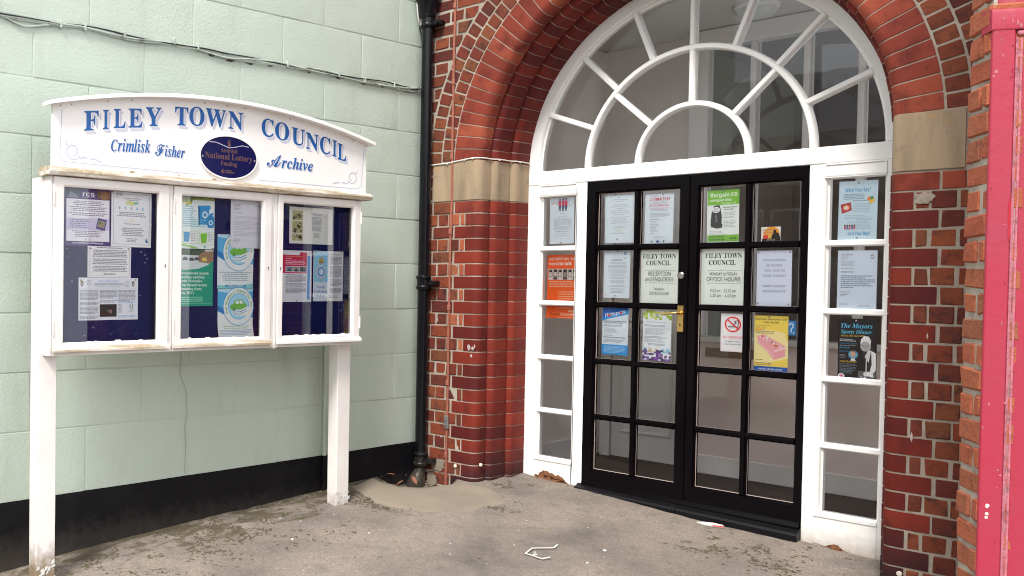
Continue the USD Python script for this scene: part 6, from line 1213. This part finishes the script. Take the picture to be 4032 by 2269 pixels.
p.poly([(0.60, 0.50), (0.72, 0.46), (0.82, 0.42), (0.94, 0.50), (0.985, 0.58), (0.97, 0.86), (0.80, 0.90), (0.72, 0.74)], gr(44), 'snooker_player', 2); p.poly([(0.86, 0.52), (0.985, 0.56), (0.985, 0.84), (0.90, 0.90), (0.82, 0.90), (0.88, 0.74)], gr(232), 'snooker_player', 3); p.poly([(0.70, 0.62), (0.80, 0.50), (0.86, 0.52), (0.80, 0.72)], gr(214), 'snooker_player', 3)
p.disc(0.72, 0.45, 0.135, gr(176), 'snooker_player', 4, ry=0.155); p.poly([(0.585, 0.42), (0.60, 0.34), (0.68, 0.28), (0.80, 0.29), (0.86, 0.36), (0.84, 0.43), (0.76, 0.365), (0.66, 0.375)], gr(232), 'snooker_player', 5); p.r(0.62, 0.435, 0.71, 0.452, gr(128), 'snooker_player', 6); p.r(0.74, 0.435, 0.81, 0.452, gr(128), 'snooker_player', 6); p.poly([(0.70, 0.455), (0.73, 0.455), (0.735, 0.50), (0.695, 0.50)], gr(156), 'snooker_player', 6); p.r(0.675, 0.522, 0.765, 0.532, gr(140), 'snooker_player', 6)
p.poly([(0.735, 0.66), (0.765, 0.66), (0.75, 0.93), (0.725, 0.93)], gr(206), 'cue', 7); p.r(0.53, 0.86, 0.985, 0.995, gr(96), 'table', 2); p.poly([(0.68, 0.88), (0.78, 0.86), (0.92, 0.90), (0.93, 0.95), (0.86, 0.95), (0.80, 0.935), (0.72, 0.945), (0.67, 0.92)], gr(236), 'hand', 5); p.disc(0.71, 0.975, 0.035, gr(216), 'ball', 6); p.disc(0.62, 0.955, 0.025, gr(180), 'ball', 6); p.build([(0.47, 0.03)], 'flake_white')

# ------------------------------------------------------------------ litter, moss, leaves on the ground
G = lambda x, y, h=0.0: np.array([x, y, float(gz(x, y)) + float((meshkit.fbm(np.array([x, y, 0.0])*2.3, 3, 3)-0.5)*0.022) + h])
st = [(-0.127, -1.126), (-0.121, -1.166), (-0.191, -1.261), (-0.167, -1.358), (-0.068, -1.362), (-0.046, -1.324)]
pts = [G(x, y, 0.009 + 0.006*(i in (0, 5))) for i, (x, y) in enumerate(st)]
tp = thing('plastic_strap', 'bent white plastic strap lying on the paving in front of the doors', 'strap', G(-0.15, -1.26))
segs = []
for a, b in zip(pts[:-1], pts[1:]):
    d = b-a; L = np.linalg.norm(d); d /= L; s_ = np.cross([0, 0, 1.0], d); s_ /= np.linalg.norm(s_); segs.append(local(chbox(-0.001, L+0.001, -0.0048, 0.0048, -0.0016, 0.0016, 0.0006), a, d, s_, np.cross(d, s_)))
obj('strap', segs, 'white_bit', tp)
def pebble(name, label, cat, x, y, r_, mat, flatn=0.45, seed=0, group=None):
    m = trimesh.creation.icosphere(2); v = m.vertices*(1+0.35*(meshkit.fbm(m.vertices*2+seed, 3, 3)-0.5))[:, None]*[r_, r_*0.75, r_*flatn]
    c, s_ = math.cos(seed), math.sin(seed); v = v @ np.array([[c, s_, 0], [-s_, c, 0], [0, 0, 1]])
    o = obj(name, trimesh.Trimesh(v + G(x, y, r_*flatn*0.6), m.faces, process=False), mat, smooth=True); tag(o, label, cat, group)
pebble('shell_piece', 'round white disc of litter inside the bent strap', 'litter', -0.136, -1.32, 0.0135, 'white_bit', 0.3, 1)
pebble('plastic_chip', 'small white chip between the strap and the round white disc', 'litter', -0.158, -1.286, 0.008, 'white_bit', 0.3, 2)
for i, (px, py) in enumerate(((0.157, -0.128), )):
    V = [G(0.150, -0.132, 0.008), G(0.19, -0.121, 0.017), G(0.235, -0.106, 0.020), G(0.284, -0.092, 0.016), G(0.290, -0.108, 0.006), G(0.24, -0.128, 0.006), G(0.19, -0.140, 0.005)]
    w = thing('paper_wrapper', 'crumpled white and red wrapper lying against the door sill', 'litter', V[3])
    obj('wrapper', (np.array(V + [v - np.array([0, 0, 0.003]) for v in V]), np.array([[0, 6, 1], [1, 6, 5], [1, 5, 2], [2, 5, 4], [2, 4, 3], [7, 8, 13], [8, 12, 13], [8, 9, 12], [9, 11, 12], [9, 10, 11]])), 'white_bit', w)
    obj('red_edge', (np.array([V[5]+[0, -.002, .002], V[4]+[0, -.002, .002], V[4]+[0.0, 0.006, 0.007], V[5]+[0, 0.006, 0.005]]), np.array([[0, 1, 2], [0, 2, 3]])), ink(220, 40, 30), w)
pebble('white_chip', 'long white chip on the smooth cement near the downpipe', 'litter', -0.98, -0.86, 0.014, 'white_bit', 0.25, 3)
for i, (x, y, rz, sz, lab) in enumerate(((-1.61, -0.74, 0.4, 0.034, 'curled brown leaf left of the downpipe shoe'), (-1.66, -0.80, 1.9, 0.028, 'brown leaf furthest left in the gully'), (-1.44, -0.70, 2.8, 0.036, 'orange leaf standing right of the downpipe shoe'), (-1.48, -0.80, 0.9, 0.028, 'orange leaf in front of the downpipe shoe'))):
    n = 7; V = []; z0 = float(gz(x, y)) - (0.055 if i > 0 else 0.02)
    for k in range(n):
        t = k/(n-1); w = sz*0.45*math.sin(math.pi*t)**0.8 + 0.001
        for s_ in (-1, 0, 1): V.append((x + math.cos(rz)*(t-.5)*sz*1.6 - math.sin(rz)*s_*w, y + math.sin(rz)*(t-.5)*sz*1.6 + math.cos(rz)*s_*w, z0 + 0.02 + 0.012*abs(s_) + 0.03*t*(i % 2) + 0.045*t*(i == 2)))
    F = []
    for k in range(n-1):
        for s_ in (0, 1): a = k*3+s_; F += [[a, a+3, a+4], [a, a+4, a+1]]
    o = obj('leaf', (np.array(V), np.array(F)), 'leaf_brown', smooth=True); tag(o, lab, 'leaf', 'leaves in the gully at the downpipe')
# moss: many low tufts in drifts
base = trimesh.creation.icosphere(1); base0 = trimesh.creation.icosphere(0); q = np.random.default_rng(21); ms = []
def tuft(x, y, r_, h):
    v = base0.vertices*(1+0.6*(q.random(len(base0.vertices))-0.5))[:, None]*[r_*q.uniform(.7, 2.2), r_, h]
    a = q.uniform(-0.5, 0.5); c, s_ = math.cos(a), math.sin(a); v = v @ np.array([[c, s_, 0], [-s_, c, 0], [0, 0, 1]])
    ms.append(trimesh.Trimesh(v + G(x, y, 0.0), base0.faces, process=False))
drifts = [(-1.34, -1.22, 0.10, 0.07, 90), (-1.25, -1.34, 0.09, 0.05, 45), (-1.60, -1.75, 0.05, 0.22, 90), (-1.48, -2.05, 0.10, 0.28, 130), (-1.33, -2.25, 0.14, 0.30, 110), (-1.60, -2.5, 0.05, 0.30, 80), (-1.45, -2.75, 0.10, 0.28, 120), (-1.20, -2.0, 0.16, 0.25, 40), (-1.30, -3.0, 0.16, 0.25, 60), (0.30, -0.25, 0.04, 0.06, 20), (0.33, -0.45, 0.05, 0.10, 45), (0.42, -0.52, 0.10, 0.05, 40), (0.52, -0.30, 0.05, 0.04, 25), (0.62, -0.55, 0.10, 0.07, 30), (0.75, -0.42, 0.10, 0.08, 40), (0.88, -0.62, 0.10, 0.08, 20),
          (-0.98, -0.40, 0.05, 0.03, 22), (-0.86, -0.62, 0.07, 0.03, 28), (-0.80, -0.78, 0.10, 0.03, 30), (-1.10, -0.38, 0.05, 0.02, 10), (-0.92, -0.20, 0.10, 0.03, 18), (-1.0, -0.98, 0.06, 0.02, 10), (-0.85, -0.035, 0.08, 0.012, 12), (0.9, -0.10, 0.10, 0.02, 14), (-1.63, -1.3, 0.015, 0.2, 30), (-1.68, -2.4, 0.015, 0.5, 50)]
for x, y, sx, sy, n in drifts:
    for _ in range(n*6):
        X, Y = q.normal(x, sx), q.normal(y, sy)
        if meshkit.fbm(np.array([X*9, Y*9, 1.0]), 3, 17) < 0.53: continue
        if X < -1.60 + 0.0586*(Y+0.45)*1.0 and X < -1.62 + 0.0586*(Y+0.45): continue
        if Y > -0.02 and abs(X) < 1.1: continue
        r_ = abs(q.normal(0.0, 0.0035))+0.0018; tuft(X, Y, r_, min(r_*0.5, 0.004))
obj('moss', ms, 'moss', smooth=True, kind='stuff')
gs = []
for _ in range(300):
    X, Y = q.uniform(-1.6, 1.4), q.uniform(-3.4, -0.05)
    r_ = abs(q.normal(0.0006, 0.0012))+0.0010; v = base.vertices*(1+0.5*(q.random(len(base.vertices))-0.5))[:, None]*[r_*1.4, r_, r_*.6]
    gs.append(trimesh.Trimesh(v + G(X, Y, r_*.3), base.faces, process=False))
obj('grit', gs[:120], 'white_bit', kind='stuff'); obj('dark_grit', gs[120:], 'cobweb', kind='stuff')
for i, (x, y, r_, lab) in enumerate(((-1.42, -1.93, 0.013, 'pale pebble in the moss below the noticeboard, furthest left of the two'), (-1.30, -1.88, 0.012, 'pale pebble in the moss below the noticeboard, nearer the right post'), (-1.12, -2.12, 0.010, 'white stone lying alone on bare paving below the noticeboard'), (0.06, -0.98, 0.010, 'pale broken stone on the paving right of the strap'), (0.10, -1.22, 0.008, 'small white stone nearest the lower edge of the picture'))):
    pebble('pebble', lab, 'stone', x, y, r_, 'white_bit' if i > 1 else 'kerb', 0.6, 10+i, 'loose stones on the paving')
